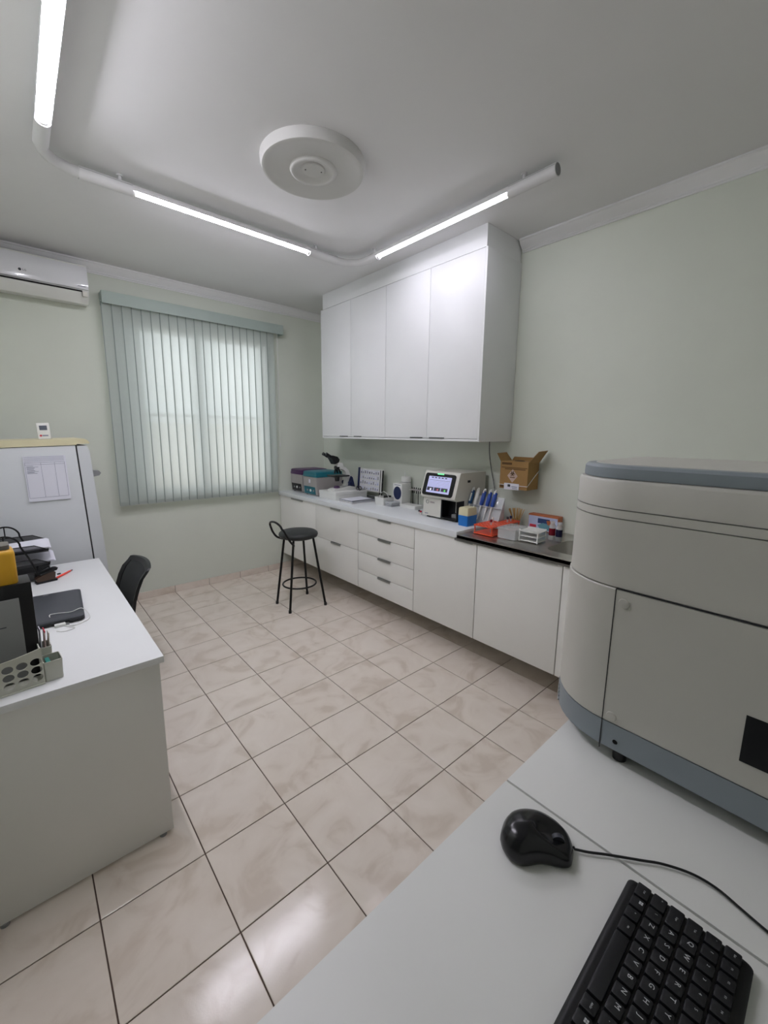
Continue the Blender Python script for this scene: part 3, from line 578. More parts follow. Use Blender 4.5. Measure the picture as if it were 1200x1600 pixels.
# notebooks and sheet
for z, dx, m_, lab in ((0, 0, 'offwhite', 'pale notebook at the bottom of the pile beside the white carton'), (.013, .012, 'dark_grey', 'dark grey folder on the pale notebook')):
    nb = thing('notebook', lab, 'notebook', (2.282+dx, 1.65, CZ+z), rz=.02)
    MB().box(0, .30, 0, .215, 0, .002, bev=.0005).box(0, .30, 0, .215, .0105, .0125, bev=.0005).build('cover', m_, nb); MB().box(.002, .297, .003, .212, .002, .0105).build('pages', 'paper', nb)
tag(MB().box(2.30, 2.55, 1.672, 1.85, CZ+.026, CZ+.029).build('paper_pad', 'paper'), 'white sheet of paper lying on the dark grey folder', 'paper')
bp_ = thing('black_pouch', 'small black zip pouch behind the notebooks', 'pouch', (2.615, 1.70, CZ))
MB().loft([[(x, y, z) for x, y in rrect(-.04+i, .06-i, -.10+i, .10-i, .02, 4)] for z, i in ((0, .008), (.012, 0), (.028, .004), (.04, .02))]).build('pouch', 'black_vinyl', bp_); MB().tube([(-.0, -.085, .041), (.01, .085, .041)], .003, 6).build('zip', 'mid_grey', bp_)
sc = thing('scissors', 'scissors with black handles standing on the white carton', 'scissors', (2.60, 1.945, CZ+.079))
for s in (-1, 1):
    MB().tube([(.0+.018*math.cos(a), s*.018, .022+.02*math.sin(a)) for a in [2*PI*i/16 for i in range(16)]], .004, 6, closed=True).build('handle', 'black_plastic', sc)
MB().box(.016, .075, -.02, -.014, .0, .012).build('blade', 'alu', sc); MB().box(.016, .075, .014, .02, .0, .012).build('blade', 'alu', sc)
# picture card board
db = thing('card_board', 'upright board of small pictured cards with a dark blue spine', 'display board', (2.70, 1.70, CZ+.005), rot=(0, .07, 0))
MB().box(0, .004, 0, .395, .06, .298).build('backing', 'white_plastic', db); MB().box(-.010, .012, .372, .397, .045, .30, bev=.003).build('spine', 'navy', db)
for y in (.0, .03): MB().box(-.004, .01, y, y+.006, .0, .29).build('edge_bar', 'black_metal', db)
MB().box(-.004, .05, .0, .39, 0, .008).build('foot', 'black_metal', db)
ci_ = ['paper', 'glove_print', 'mid_grey', 'paper_ink', 'ink_dark']
for r_ in range(4):
    for k in range(9):
        y = .052+.035*k; z = .072+.055*r_
        c = MB().box(-.003, 0, y, y+.029, z, z+.046).build('picture_card', 'paper', db)
        MB().box(-.0036, -.003, y+.005+.004*random.random(), y+.022, z+.006, z+.012+.028*random.random()).build('picture', random.choice(ci_[2:] if r_ == 3 else ci_[1:4]), c)
# supply basket
sb = thing('supply_basket', 'small white open basket of supplies in front of the blue-oval carton', 'basket', (2.46, 1.395, CZ))
sb_o = rrect(0, .135, 0, .135, .012, 3); sb_i = rrect(.004, .131, .004, .131, .01, 3)
MB().loft([[(x, y, 0) for x, y in rrect(.006, .129, .006, .129, .012, 3)], [(x, y, .075) for x, y in sb_o], [(x, y, .075) for x, y in sb_i], [(x, y, .006) for x, y in rrect(.01, .125, .01, .125, .01, 3)]]).build('basket_shell', 'white_plastic', sb)
MB().tube([(.068, .004, .074), (.068, .03, .11), (.068, .07, .122), (.068, .11, .11), (.068, .131, .074)], .003, 6).build('bail_handle', 'white_plastic', sb)
tag(MB().lathe([(.016, 0), (.018, .004), (.018, .05), (.008, .066), (.008, .082), (0, .084)], (2.50, 1.49), 16).xf(Matrix.Translation((0, 0, CZ+.0065))).build('dropper_bottle', 'white_plastic'), 'small white dropper bottle standing in the supply basket', 'bottle')
tag(MB().box(2.515, 2.575, 1.41, 1.46, CZ+.0065, CZ+.088, bev=.006).build('black_case', 'black_plastic'), 'small black case standing in the supply basket', 'case')
ct = thing('slide_trays', 'stack of clear plastic slide trays beside the supply basket', 'tray', (2.475, 1.305, CZ))
for k in range(3): MB().box(0, .11, 0, .085, .001+.015*k, .013+.015*k, bev=.002).build('tray', 'clear_lo', ct)
# carton with blue oval
bc = thing('blue_oval_carton', 'tall white carton with a large dark blue oval print', 'carton', (2.588, 1.284, CZ))
MB().box(0, .105, 0, .122, 0, .208, bev=.002).build('carton', 'white_plastic', bc)
pts = [(.060+.052*math.cos(a), .118+.062*math.sin(a)) for a in [2*PI*i/36 for i in range(36)]]; pts = [(min(y, .118), z) for y, z in pts]
pts = [(y if z > .118 else max(y, .06 if False else y), z) for y, z in pts]
MB().prism(pts, 'x', -.0012, .0005).build('blue_oval', 'navy', bc); MB().box(-.001, .0005, .02, .10, .190, .196).build('print_line', 'paper_ink', bc); MB().box(-.001, .0005, .06, .11, .02, .03).build('print_line', 'paper_ink', bc)
pb = thing('wash_bottle', 'white plastic bottle with a thin nozzle behind the blue-oval carton', 'bottle', (2.742, 1.385, CZ))
MB().lathe([(.042, 0), (.046, .005), (.046, .19), (.043, .205), (.043, .21)], n=28).build('bottle_body', 'white_plastic', pb)
MB().lathe([(.047, .211), (.047, .252), (.042, .26), (.012, .262)], n=28).build('cap', 'white_plastic', pb)
MB().tube([(0.0, .02, .262), (0.0, .02, .285), (-.002, .02, .312)], [.007, .005, .0018], 10).build('nozzle', 'white_plastic', pb); MB().tube([(.0475*math.cos(a), .0475*math.sin(a), .209) for a in [2*PI*i/24 for i in range(24)]], .002, 5, closed=True).build('collar', 'mid_grey', pb)
# comb rack
cr = thing('hanging_rack', 'small stand with a row of dark pegs beside the bench analyzer', 'rack', (2.70, 1.09, CZ))
MB().box(-.02, .02, 0, .18, .148, .158).build('shelf_bar', 'cent_grey', cr)
for k in range(7): MB().cyl((0, .012+.026*k, .118), (0, .015+.026*k, .175), .005, n=8).build('peg', 'black_plastic', cr)
for y in (.02, .09, .16): MB().cyl((0, y, .004), (0, y, .148), .0035, n=8).build('post', 'black_metal', cr)
MB().box(-.03, .03, 0, .18, 0, .004).build('base', 'cent_grey', cr)
fbx = thing('flat_white_box', 'flat white box lying left of the bench analyzer', 'box', (2.555, 1.075, CZ))
MB().box(0, .10, 0, .195, 0, .018, bev=.001).build('tray', 'white_plastic', fbx); MB().box(-.001, .101, -.001, .196, .0182, .029, bev=.001).build('lid', 'white_plastic', fbx)
for x, y, m1, lab in ((2.435, .893, 'red', 'tiny red-capped vial left of the bench analyzer'), (2.45, .925, 'dark_grey', 'tiny dark-capped vial left of the bench analyzer')):
    v = thing('vial', lab, 'vial', (x, y, CZ), group='vials left of the bench analyzer'); MB().lathe([(.007, 0), (.008, .003), (.008, .018), (.006, .02)], n=12).build('glass', 'white_plastic', v); MB().lathe([(.009, .0202), (.009, .032), (.007, .033)], n=12).build('cap', m1, v)

# ---------------------------------------------------------------- bench analyzer with screen
ha = thing('bench_analyzer', 'cream benchtop analyzer with a tilted touch screen and lit status bar', 'analyzer', (2.40, .49, CZ))
w = .352
MB().prism([(-.018, .172), (-.026, .178), (-.026, .19), (.028, .366), (.038, .376), (.345, .376), (.352, .368), (.352, .162), (.0, .162)], 'y', 0, w).build('upper_housing', 'offwhite', ha)
MB().prism([(.0, .016), (.352, .016), (.352, .161), (.004, .161)], 'y', .160, w-.006).build('front_door', 'offwhite', ha)
MB().prism([(.09, .016), (.352, .016), (.352, .161), (.09, .161)], 'y', .0, .159).build('lower_housing', 'offwhite', ha)
MB().box(.082, .0895, .001, .159, .016, .161).build('bay_back', 'black_plastic', ha); MB().box(.004, .082, .148, .1595, .016, .161).build('bay_side', 'black_plastic', ha); MB().box(.004, .082, .0, .010, .016, .161, bev=.003).build('bay_side', 'black_plastic', ha)
MB().box(.004, .082, .010, .148, .016, .022).build('bay_floor', 'black_plastic', ha)
MB().box(.060, .078, .036, .060, .060, .150, bev=.006).build('sample_probe', 'offwhite', ha); MB().box(.045, .080, .018, .085, .0225, .05, bev=.003).build('tube_seat', 'mid_grey', ha)
for a in (.04, .31):
    for b in (.03, .32): MB().cyl((a, b, 0), (a, b, .016), .014, n=12).build('foot', 'black_plastic', ha)
# screen lies on the sloped front: local frame s along slope, t along -y
sl = Vector((.054, 0, .176)).normalized(); nrm = Vector((-sl.z, 0, sl.x)); org = Vector((-.026, .0, .186))
def sq(t0, t1, s0, s1, h0, h1, bev_r, n=5): 
    return MB().loft([[tuple(org+Vector((0, t, 0))+sl*s+nrm*h) for t, s in rrect(t0, t1, s0, s1, bev_r, n)] for h in (h0, h1)])
sq(.030, .338, .002, .180, -.002, .006, .02).build('screen_bezel', 'black_plastic', ha)
dp = sq(.066, .298, .024, .156, .004, .0066, .004, 2).build('display', 'screen', ha, 'lit display with table and graphs')
def sr(n, m_, t0, t1, s0, s1, h=.0074): sq(t0, t1, s0, s1, .0064, h, .0005, 1).build(n, m_, dp)
for k in range(5): sr('header_icon', 'screen_dark', .268-.034*k-.02, .268-.034*k, .142, .150)
sr('table_line', 'screen_dark', .075, .290, .124, .126)
for k in range(4): sr('table_line', 'screen_dark', .08, .285, .112-.012*k, .1128-.012*k)
for k, m_ in enumerate(('screen_white', 'screen_red', 'screen_green')):
    t1 = .292-.072*k; sr('graph_panel', 'screen_dark', t1-.064, t1, .040, .068)
    sq(t1-.045, t1-.03, .042, .058, .0072, .0078, .002, 2).build('graph_peak', m_, dp)
sq(.15, .215, .172, .181, .0062, .009, .002, 2).build('status_light', 'led', ha, 'green lit status bar')
MB().tube([(.0005+.0, .30+.014*math.cos(a), .128+.014*math.sin(a)) for a in [2*PI*i/24 for i in range(24)]], .002, 5, closed=True).build('logo_ring', 'mid_grey', ha)
MB().box(-.0012, .004, .225, .270, .122, .134).build('logo_mark', 'cent_grey', ha); MB().box(-.0012, .002, .29, .325, .03, .036).build('model_mark', 'paper_ink', ha)
MB().box(.12, .155, -.002, .003, .30, .318, bev=.001).build('side_latch', 'gasket', ha)

# tip box
tb = thing('pipette_tip_box', 'blue pipette tip box with cream lid right of the bench analyzer', 'box', (2.355, .352, CZ))
MB().loft([[(x, y, z) for x, y in rrect(i, .115-i, i, .09-i, .006, 3)] for z, i in ((0, .003), (.078, 0))]).build('tip_base', 'blue', tb); MB().loft([[(x, y, z) for x, y in rrect(i, .115-i, i, .09-i, .006, 3)] for z, i in ((.0785, .001), (.128, .003), (.136, .008))]).build('lid', 'cream', tb)
# pipette stand
pst = thing('pipette_stand', 'clear acrylic pipette stand leaning towards the wall', 'pipette stand', (2.50, .20, CZ))
TL = Matrix.Rotation(.40, 4, 'Y')
MB().box(-.002, .003, 0, .285, .0, .225, bev=.001).xf(TL).build('back_sheet', 'clear_lo', pst); MB().box(-.015, .10, .006, .285, 0, .004, bev=.001).build('base', 'clear_lo', pst)
MB().box(-.032, -.003, 0, .285, .135, .139).xf(TL).build('upper_rail', 'clear_lo', pst); MB().prism([(.0, .004), (.088, .004), (.088, .190)], 'y', .0, .004).build('prop', 'clear_lo', pst)
def pipette(lab, y, m_):
    p = thing('pipette', lab, 'pipette', (2.505, .20+y, CZ), rot=(0, .40, 0), group='pipettes in the acrylic stand')
    MB().loft([[(-.022+r*math.cos(2*PI*k/12), r*1.1*math.sin(2*PI*k/12), z) for k in range(12)] for z, r in ((.140, .009), (.15, .0135), (.21, .0145), (.245, .0135), (.25, .011))]).build('handle', m_, p)
    MB().tube([(-.022, 0, .14), (-.022, 0, .075), (-.022, 0, .03)], [.0075, .005, .003], 10).build('shaft', 'white_plastic', p); MB().cyl((-.022, 0, .25), (-.022, 0, .272), .008, n=10).build('plunger', 'white_plastic', p)
    MB().box(-.040, -.032, -.004, .004, .235, .262, bev=.002).build('finger_hook', 'white_plastic', p)
    if m_ != 'white_plastic': MB().box(-.0378, -.0352, -.005, .005, .16, .225).build('window_strip', 'white_plastic' if m_ == 'pip_teal' else 'pip_blue', p)
pipette('dark teal pipette at the left end of the acrylic stand', .276, 'pip_teal'); pipette('white pipette, second from the left in the acrylic stand', .230, 'white_plastic')
pipette('blue pipette in the middle of the acrylic stand', .172, 'pip_blue'); pipette('blue pipette, second from the right in the acrylic stand', .120, 'pip_blue'); pipette('blue pipette at the right end of the acrylic stand', .076, 'pip_blue')

# ---------------------------------------------------------------- things on the steel top
TZ = .914
def tube_rack(lab, loc, rz, lx, ly, h):
    t = thing('tube_rack', lab, 'tube rack', loc, rz, 'orange tube racks')
    for z in (.002, h-.004):
        m = MB(); n_x, n_y = max(2, int(lx/.03)), max(2, int(ly/.03)); px, py = lx/n_x, ly/n_y
        for i in range(n_x):
            for j in range(n_y):
                cx, cy = px*(i+.5), py*(j+.5); n = 12; r = .0088
                sqr = []
                for a in range(n):
                    t_ = 2*PI*(a+.5)/n; c_, s_ = math.cos(t_), math.sin(t_); q_ = max(abs(c_)/(px/2), abs(s_)/(py/2)); sqr.append((cx+c_/q_, cy+s_/q_))
                ci = [(cx+r*math.cos(2*PI*(a+.5)/n), cy+r*math.sin(2*PI*(a+.5)/n)) for a in range(n)]
                if z < .01: m.raw([(x, y, z+.004) for x, y in sqr]+[(x, y, z) for x, y in sqr], [tuple(range(n)), tuple(range(n, 2*n))])
                else: m.loft([[(x, y, z) for x, y in sqr], [(x, y, z) for x, y in ci], [(x, y, z+.004) for x, y in ci], [(x, y, z+.004) for x, y in sqr]], cap=False)
        m.box(-.001, .001, 0, ly, z-.002, z+.005); m.box(lx-.001, lx+.001, 0, ly, z-.002, z+.005); m.box(0, lx, -.001, .001, z-.002, z+.005); m.box(0, lx, ly-.001, ly+.001, z-.002, z+.005)
        m.build('plate', 'orange', t)
    for x in (.006, lx-.006):
        for y in (.006, ly-.006): MB().cyl((x, y, 0), (x, y, h), .004, n=8).build('post', 'orange', t)
tube_rack('orange tube rack nearest the worktop edge on the steel top', (2.30, .105, TZ), .0, .21, .15, .062)
tube_rack('orange tube rack standing behind the other at the pipette stand', (2.505, .100, TZ), .04, .15, .092, .062)
for k, (x, y, c1, lab) in enumerate(((2.375, .165, 'liquid_red', 'sample tube with dark red cap in the near orange rack'), (2.46, .21, 'white_plastic', 'sample tube with white cap in the near orange rack'), (2.555, .148, 'ink_dark', 'sample tube with black cap in the rear orange rack'), (2.60, .150, 'navy', 'sample tube with navy cap in the rear orange rack'))):
    v = thing('sample_tube', lab, 'tube', (x, y, TZ+.0065), group='sample tubes in the orange racks')
    MB().lathe([(.002, 0), (.006, .004), (.0065, .07), (.0065, .075)], n=12).build('glass', 'clear_lo', v); MB().lathe([(.0082, .0752), (.0082, .092), (.006, .094)], n=12).build('cap', c1, v)
# clear box
cx_ = thing('clear_box', 'clear plastic box beside the white wire rack', 'box', (2.325, -.055, TZ))
o_ = rrect(0, .17, 0, .135, .008, 3); i_ = rrect(.003, .167, .003, .132, .006, 3)
MB().loft([[(x, y, 0) for x, y in o_], [(x, y, .058) for x, y in o_], [(x, y, .058) for x, y in i_], [(x, y, .004) for x, y in i_]]).build('box_body', 'clear', cx_); MB().box(-.002, .172, -.002, .137, .059, .072, bev=.003).build('lid', 'clear', cx_)
# white rack
wr = thing('white_rack', 'white three-shelf test tube rack beside the sink bowl', 'rack', (2.362, -.19, TZ), rz=.05)
for z in (.004, .034, .064): MB().box(0, .125, 0, .128, z, z+.005, bev=.001).build('shelf', 'white_plastic', wr)
for x in (.0, .119):
    for y in (.0, .122): MB().box(x, x+.006, y, y+.006, 0, .078).build('post', 'white_plastic', wr)
for x in (-.002, .122): MB().box(x, x+.005, .006, .122, .070, .076).build('rail', 'white_plastic', wr)
# applicator sticks in a jar
cu = thing('stick_jar', 'clear jar standing by the wall behind the clear box', 'jar', (2.72, .18, TZ))
MB().loft([[(r*math.cos(2*PI*k/20), r*math.sin(2*PI*k/20), z) for k in range(20)] for z, r in ((0, .028), (.055, .034), (.055, .032), (.004, .026))]).build('jar', 'clear', cu)
st_me = MB().cyl((0, 0, 0), (0, 0, .135), .0025, n=6).mesh('wooden_stick', 'wood')
for k in range(22):
    a = random.uniform(0, 2*PI); r = .010+.012*random.random(); ti = random.uniform(.08, .42)
    o = link('wooden_stick', st_me, None, loc=(2.72+r*.5*math.cos(a), .18+r*.5*math.sin(a), TZ+.006), rot=(-ti*math.sin(a), ti*math.cos(a), 0))
    tag(o, 'thin wooden applicator stick fanning out of the clear jar', 'stick', 'wooden sticks in the clear jar')
# glove carton
gc = thing('glove_carton', 'colourful printed glove carton with orange edges against the wall', 'carton', (2.732, -.14, TZ))
MB().box(0, .066, 0, .225, 0, .115, bev=.002).build('carton', 'glove_orange', gc); MB().box(-.0012, .0, .004, .222, .003, .104).build('front_print', 'glove_print', gc)
MB().box(-.002, -.001, .06, .15, .055, .09).build('print_patch', 'glove_blue', gc)
MB().prism([(.05, .01), (.13, .012), (.15, .04), (.11, .06), (.06, .055)], 'x', -.0024, -.001).build('print_patch', 'glove_teal', gc); MB().prism([(.02, .05), (.075, .05), (.085, .08), (.03, .085)], 'x', -.0026, -.001).build('print_patch', 'glove_orange', gc); MB().box(-.0026, -.001, .16, .21, .02, .04).build('print_patch', 'red', gc)
for x, y, m_, lab in ((2.55, -.19, 'liquid_red', 'clear-topped jar of red stain beside the white rack'), (2.545, -.240, 'liquid_blue', 'clear-topped jar of dark blue stain beside the sink bowl')):
    j = thing('stain_jar', lab, 'jar', (x, y, TZ), group='stain jars'); r = .021
    MB().lathe([(.019, 0), (r, .004), (r, .03)], n=20).build('label_band', 'white_plastic' if 'red' in m_ else 'mid_grey', j); MB().lathe([(r, .0302), (r, .078)], n=20).build('stain', m_, j)
    MB().lathe([(r, .0782), (r, .095), (.014, .106), (.014, .11)], n=20).build('clear_top', 'clear', j); MB().lathe([(.0155, .1102), (.0155, .122), (.013, .124)], n=18).build('cap', 'clear_lo', j)

# ---------------------------------------------------------------- on the right wall
sh_ = thing('sharps_box', 'brown cardboard sharps disposal box with open flaps in a wall bracket', 'sharps box', (2.636, .06, 1.205))
d, wy, hz = .150, .224, .198
MB().box(0, d, 0, wy, 0, hz).build('carton', 'card', sh_, smooth=False)
MB().box(.003, d-.003, .003, wy-.003, hz, hz+.004).build('inner_lid', 'card', sh_); MB().lathe([(0, hz+.0042), (.036, hz+.0042), (.036, hz+.006), (0, hz+.006)], (.075, wy*.5), 24).build('drop_hole', 'black_hole', sh_)
def flap(vs, ho=None, nm='flap'): 
    n_ = (Vector(vs[1])-Vector(vs[0])).cross(Vector(vs[2])-Vector(vs[0])).normalized()*.003
    MB().loft([[Vector(v) for v in vs], [Vector(v)+n_ for v in vs]]).build(nm, 'card', sh_, smooth=False)
flap([(0, wy, hz), (d, wy, hz), (d-.01, wy+.045, hz+.060), (.02, wy+.048, hz+.055)]); flap([(0, 0, hz), (d, 0, hz), (d-.005, -.06, hz+.085), (.01, -.065, hz+.08)])
flap([(d, 0, hz), (d, wy, hz), (d-.001, wy-.02, hz+.03), (d-.001, .02, hz+.03)])
MB().box(-.001, .0, .006, wy-.01, hz-.045, hz-.040).build('print_line', 'card_ink', sh_); MB().box(-.001, 0, .130, wy-.012, hz-.022, hz-.006).build('print_block', 'card_ink', sh_); MB().box(-.001, 0, .02, wy-.04, hz-.056, hz-.050).build('print_line', 'card_ink', sh_)
MB().prism([(.12, .047), (.162, .096), (.12, .145), (.078, .096)], 'x', -.0012, .0).build('hazard_diamond', 'pink_label', sh_)
bi = MB()
for k in range(3):
    a = PI/2+2*PI*k/3; cy, cz = .12+.012*math.cos(a), .112+.012*math.sin(a)
    bi.tube([(-.0018, cy+.0085*math.cos(b), cz+.0085*math.sin(b)) for b in [a+.5+i*(2*PI-1)/10 for i in range(11)]], .0022, 5)
bi.tube([(-.0018, .12+.0095*math.cos(b), .112+.0095*math.sin(b)) for b in [2*PI*i/16 for i in range(16)]], .0016, 5, closed=True)
bi.build('biohazard_symbol', 'card_ink', sh_); MB().box(-.0018, -.001, .10, .14, .082, .088).build('print_line', 'card_ink', sh_)
br_ = MB().tube([(d+.014, wy+.003, .135), (d+.014, wy+.004, .03), (-.004, wy+.004, .028), (-.004, -.004, .028), (d*.5, -.004, .085), (d+.014, -.004, .145)], .0025, 6).build('wire_bracket', 'white_plastic', sh_)
lb = MB().box(-.009, -.0065, .060, .180, -.004, .042, bev=.0008).build('bracket_label', 'paper', sh_); MB().box(-.0098, -.009, .128, .150, .016, .034).build('label_mark', 'ink_dark', lb); MB().box(-.0098, -.009, .072, .118, .016, .021).build('label_line', 'paper_ink', lb); MB().box(-.0098, -.009, .072, .112, .005, .009).build('label_line', 'paper_ink', lb)
MB().box(-.001, 0, .19, .218, .008, .026).build('print_block', 'card_ink', sh_)
tag(MB().tube(spline([(2.795, .50, 1.545), (2.797, .497, 1.45), (2.795, .47, 1.32), (2.785, .43, 1.20), (2.765, .40, 1.10), (2.755, .395, .94)], 6), .0028, 6).build('power_cable', 'dark_grey'), 'dark cable hanging down the wall from the wall cabinet', 'cable')

# ================================================================== NEAR TABLES
TT = .96
def table(lab, x0, x1):
    t = thing('side_table', lab, 'table', (x0, -1.70, 0), group='two white tables pushed together'); w = x1-x0; d = .606
    MB().box(0, w, 0, d, TT-.025, TT, bev=.0012).build('table_top', mat('table_lam', 'E4E5E1', .42, var=.012, scale=5), t)
    for x in (.01, w-.028): MB().box(x, x+.018, .02, d-.02, .0, TT-.025).build('side_panel', 'cab_low', t)
    MB().box(.028, w-.028, .03, .046, .35, TT-.025).build('back_panel', 'cab_low', t)
table('white table in the foreground carrying the keyboard and mouse', .03, .571)
table('white table carrying the large analyzer', .575, 1.36)

an = thing('large_analyzer', 'large off-white analyzer with blue-grey base and rounded corner on the near table', 'analyzer', (.764, -1.182, TT))
def AP(i, top=0):     # footprint, inset i : face at x=0, rounded far corner (+y), back at x=.455
    r = .135-i; P_ = [(i, -.505+i), (i, 0)]
    P_ += [(.135-r*math.cos(a), r*math.sin(a)) for a in [PI/2*k/10 for k in range(1, 11)]]
    P_ += [(.455-.06+(.06-i)*math.sin(a), .135-.06+(.06-i)*math.cos(a)) for a in [PI/2*k/6 for k in range(7)]]
    P_ += [(.455-i, -.505+i)]
    return P_
def ring(i, z): return [(x, y, z) for x, y in AP(i)]
MB().loft([ring(.012, .021), ring(.001, .030), ring(0, .082)]).build('base_skirt', 'ana_blue', an)
MB().loft([ring(.002, .083), ring(.0, .085), ring(0, .350), ring(.002, .352)]).build('lower_body', 'ana_body', an)
MB().loft([ring(.004, .3535), ring(.002, .355), ring(.003, .482)]).build('upper_body', 'ana_body', an)
MB().loft([ring(.0055, .4825), ring(.0055, .4835)]).build('groove', 'mid_grey', an); MB().loft([ring(.003, .484), ring(.0035, .4985)]).build('band', 'ana_body', an); MB().loft([ring(.006, .499), ring(.006, .5)]).build('groove', 'mid_grey', an)
MB().loft([ring(.0035, .5005), ring(.004, .548), ring(.008, .553), ring(.016, .5545)]).build('top_body', 'ana_body', an)
MB().loft([ring(.013, .555), ring(.012, .560), ring(.013, .574), ring(.018, .579), ring(.03, .580)]).build('lid_rim', 'ana_blue', an); MB().loft([ring(.032, .5795), ring(.034, .5812)]).build('lid_top', 'ana_body', an)
MB().box(-.0006, .002, -.0008, .0008, .021, .352).build('panel_seam', 'gasket', an); MB().box(-.0005, .003, -.50, .0, .3518, .3536).build('panel_seam', 'gasket', an)
for z in (.328, .097): MB().lathe([(.0095, 0), (.0085, .0022), (0, .003)], n=20).xf(face_negx(0, -.0155, z)).build('screw_cover', 'ana_body', an)
MB().lathe([(.0065, 0), (.0062, .0008), (.0048, .0008), (.0046, 0)], n=20).xf(face_negx(0, -.027, .048)).build('hole_rim', 'ana_blue', an); MB().lathe([(0, 0), (.0046, 0), (.0046, .0004), (0, .0004)], n=18).xf(face_negx(0, -.027, .048)).build('key_hole', 'black_hole', an)
MB().box(-.001, .002, -.34, -.203, .126, .206).build('dark_window', 'black_plastic', an)
for k in range(5): 
    a0, a1 = 1.05, 1.40; z = .032+.0095*k
    MB().tube([(.135-.1352*math.cos(a), .1352*math.sin(a), z) for a in [a0+(a1-a0)*i/6 for i in range(7)]], .0018, 6).build('vent_slit', 'mid_grey', an)
for x, y in ((.026, -.03), (.026, -.45), (.40, -.45), (.40, .07)): MB().lathe([(.012, 0), (.0125, .006), (.0125, .022)], (x, y), 18).build('foot', 'black_plastic', an)

# mouse
mo = [(0.459, -1.153), (0.476, -1.146), (0.496, -1.144), (0.515, -1.151), (0.53, -1.163), (0.54, -1.176), (0.546, -1.191), (0.549, -1.207), (0.547, -1.22), (0.539, -1.231), (0.528, -1.239), (0.515, -1.244), (0.505, -1.246), (0.497, -1.243), (0.49, -1.235), (0.483, -1.225), (0.473, -1.214), (0.461, -1.206), (0.45, -1.198), (0.445, -1.189), (0.444, -1.177), (0.449, -1.164)]
mc = Vector((.497, -1.192)); mse = thing('computer_mouse', 'black wired computer mouse lying in front of the keyboard', 'mouse', (mc.x, mc.y, TT))
mo2 = [Vector(p)-mc for p in spline([tuple(p)+(0,) for p in mo]+[tuple(mo[0])+(0,)], 3)[:-1] for p in [p.xy]] if False else [Vector((p.x-mc.x, p.y-mc.y)) for p in spline([p+(0,) for p in mo]+[mo[0]+(0,)], 3)[:-1]]
ax = Vector((.52-.47, -1.23+1.16)).normalized()
def mring(s, z, sh=0):
    out_ = []
    for p in mo2:
        t = p.dot(ax)/.06
        hz_ = z*(1-.30*max(0, t)**2-.10*t)
        out_.append((p.x*s-ax.x*sh, p.y*s-ax.y*sh, hz_+.001))
    return out_
MB().loft([mring(.93, .0), mring(.985, .004), mring(.985, .010), mring(.95, .018), mring(.86, .026), mring(.70, .032, .002), mring(.48, .0355, .004), mring(.24, .0372, .005), mring(.05, .0375, .005)]).build('body', mat('mouse_black', '121317', .22, var=.05), mse, ang=70)
MB().cyl((.015, -.0292, .0195), (.0205, -.0248, .0195), .0095, n=20).build('scroll_wheel', 'dark_grey', mse)
MB().tube([(p[0]-mc.x, p[1]-mc.y, .0045 if i else .008) for i, p in enumerate(spline([(.533, -1.236, 0), (.545, -1.253, 0), (.564, -1.275, 0), (.592, -1.310, 0), (.611, -1.334, 0), (.627, -1.366, 0), (.630, -1.395, 0), (.622, -1.424, 0), (.612, -1.46, 0), (.59, -1.55, 0), (.60, -1.69, 0)], 6))], .0018, 6).build('cord', 'black_plastic', mse)

# keyboard
kb = thing('keyboard', 'black computer keyboard with white legends on the foreground table', 'keyboard', (.549, -1.309, TT))
KL, KD, u = .36, .1355, .0190
def K(a, b, z): return (-a, -b, z)       # a: left to right of the keyboard, b: front to back
prof_k = lambda z, i: [K(x, y, z) for x, y in rrect(i, KL-i, i, KD-i, .008, 4)]
MB().loft([prof_k(.0, .002), prof_k(.002, 0), prof_k(.009, 0), prof_k(.0125, .003), prof_k(.0132, .007)]).build('case', 'black_plastic', kb)
rows = []
L0 = .004
def add(b, items, hgt=1):
    a = 0
    for it in items:
        wd, lg = it if isinstance(it, tuple) else (1, it)
        rows.append((a, b, wd, hgt, lg)); a += wd
add(0, [(1.25, 'Ctrl'), (1, '#'), (1, '*'), (1.2, 'Alt'), (4.75, ''), (1, 'AltGr'), (1, '#'), (1, '='), (1.25, 'Ctrl'), (1, '<'), (1, 'v'), (1, '>')])
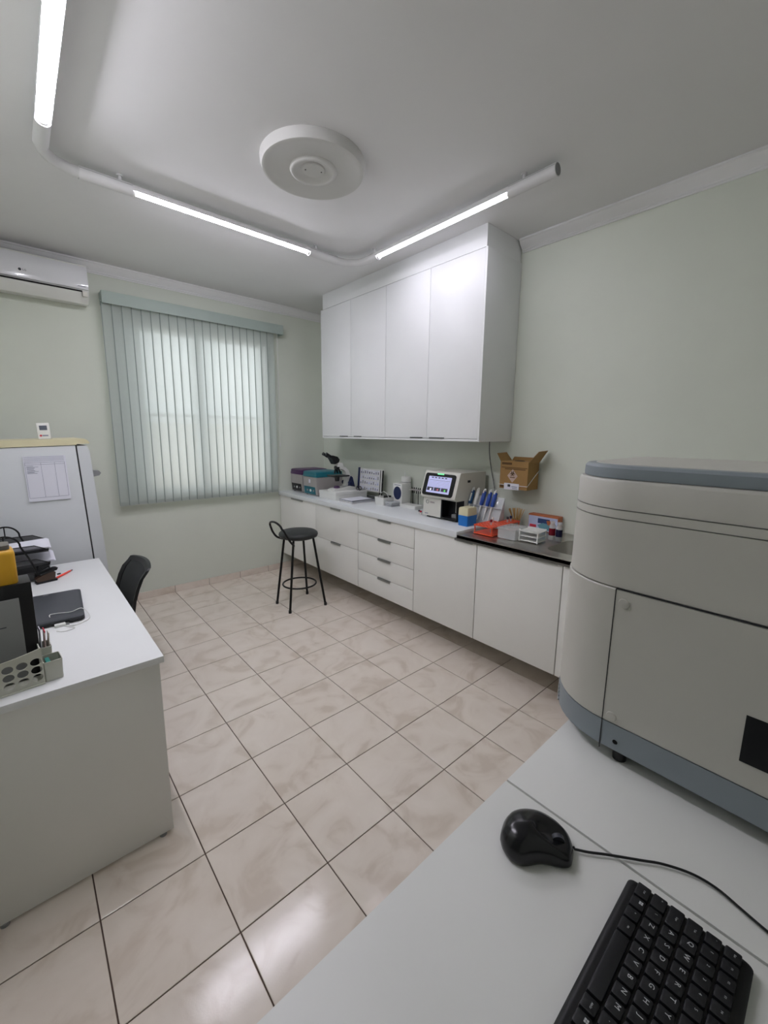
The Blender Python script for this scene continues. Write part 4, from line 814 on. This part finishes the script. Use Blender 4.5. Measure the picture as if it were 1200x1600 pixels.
add(1, [(1.25, '^'), '\\', 'Z', 'X', 'C', 'V', 'B', 'N', 'M', ',', '.', ';', '/', (1.75, '^'), (1, 'End')])
add(2, [(1.75, 'Caps'), 'A', 'S', 'D', 'F', 'G', 'H', 'J', 'K', 'L', '\u00c7', '~', ']', (1.45, 'Enter'), (1.25, 'Pg')])
add(3, [(1.5, 'Tab'), 'Q', 'W', 'E', 'R', 'T', 'Y', 'U', 'I', 'O', 'P', '\u00b4', '[', (1.7, ''), (1.25, 'Pg')])
add(4, ["'", '1', '2', '3', '4', '5', '6', '7', '8', '9', '0', '-', '=', (2, 'Back'), (1.45, 'Home')])
add(5, [(.97, k) for k in ('Esc', 'F1', 'F2', 'F3', 'F4', 'F5', 'F6', 'F7', 'F8', 'F9', 'F10', 'F11', 'F12', 'Prt', 'Scr', 'Pau', 'Ins')])
kc = {}
def key_mesh(wd):
    if wd in kc: return kc[wd]
    a, b = wd*u-.0012, u-.0012 if True else 0
    f = lambda i, j0, j1, z: [(-x, -y, z) for x, y in rrect(i, a-i, j0, b-j1, .0016, 2)]
    kc[wd] = MB().loft([f(.0006, .0006, .0006, 0), f(.0006, .0006, .0006, .002), f(.0012, .0014, .0008, .0058), f(.0020, .0022, .0016, .0064)]).mesh('key', 'key')
    return kc[wd]
for a, b, wd, hgt, lg in rows:
    bb_ = .0115+b*.0191
    o = link('key', key_mesh(wd), kb, loc=K(L0+a*u, bb_, .0125))
    if a*u > .30 or not lg: continue
    # text up points to the back of the keyboard (-Y), reading direction -X
    big = len(lg) == 1 and lg.isalpha()
    mx = Matrix.Translation((-.0062 if len(lg) == 1 else -wd*u/2+.0003, -.0110, .0064)) @ Matrix.Rotation(PI, 4, 'Z')
    if lg == '#':
        m = MB()
        for i in (0, 1):
            for j in (0, 1): m.box(-.0066-.0024*i, -.0046-.0024*i, -.0125-.0024*j, -.0105-.0024*j, .0063, .0066)
        m.build('legend', 'legend', o)
    else: text('legend', lg, .0078 if big else (.0042 if len(lg) == 1 else .0030), 'legend', o, mx, .00015)
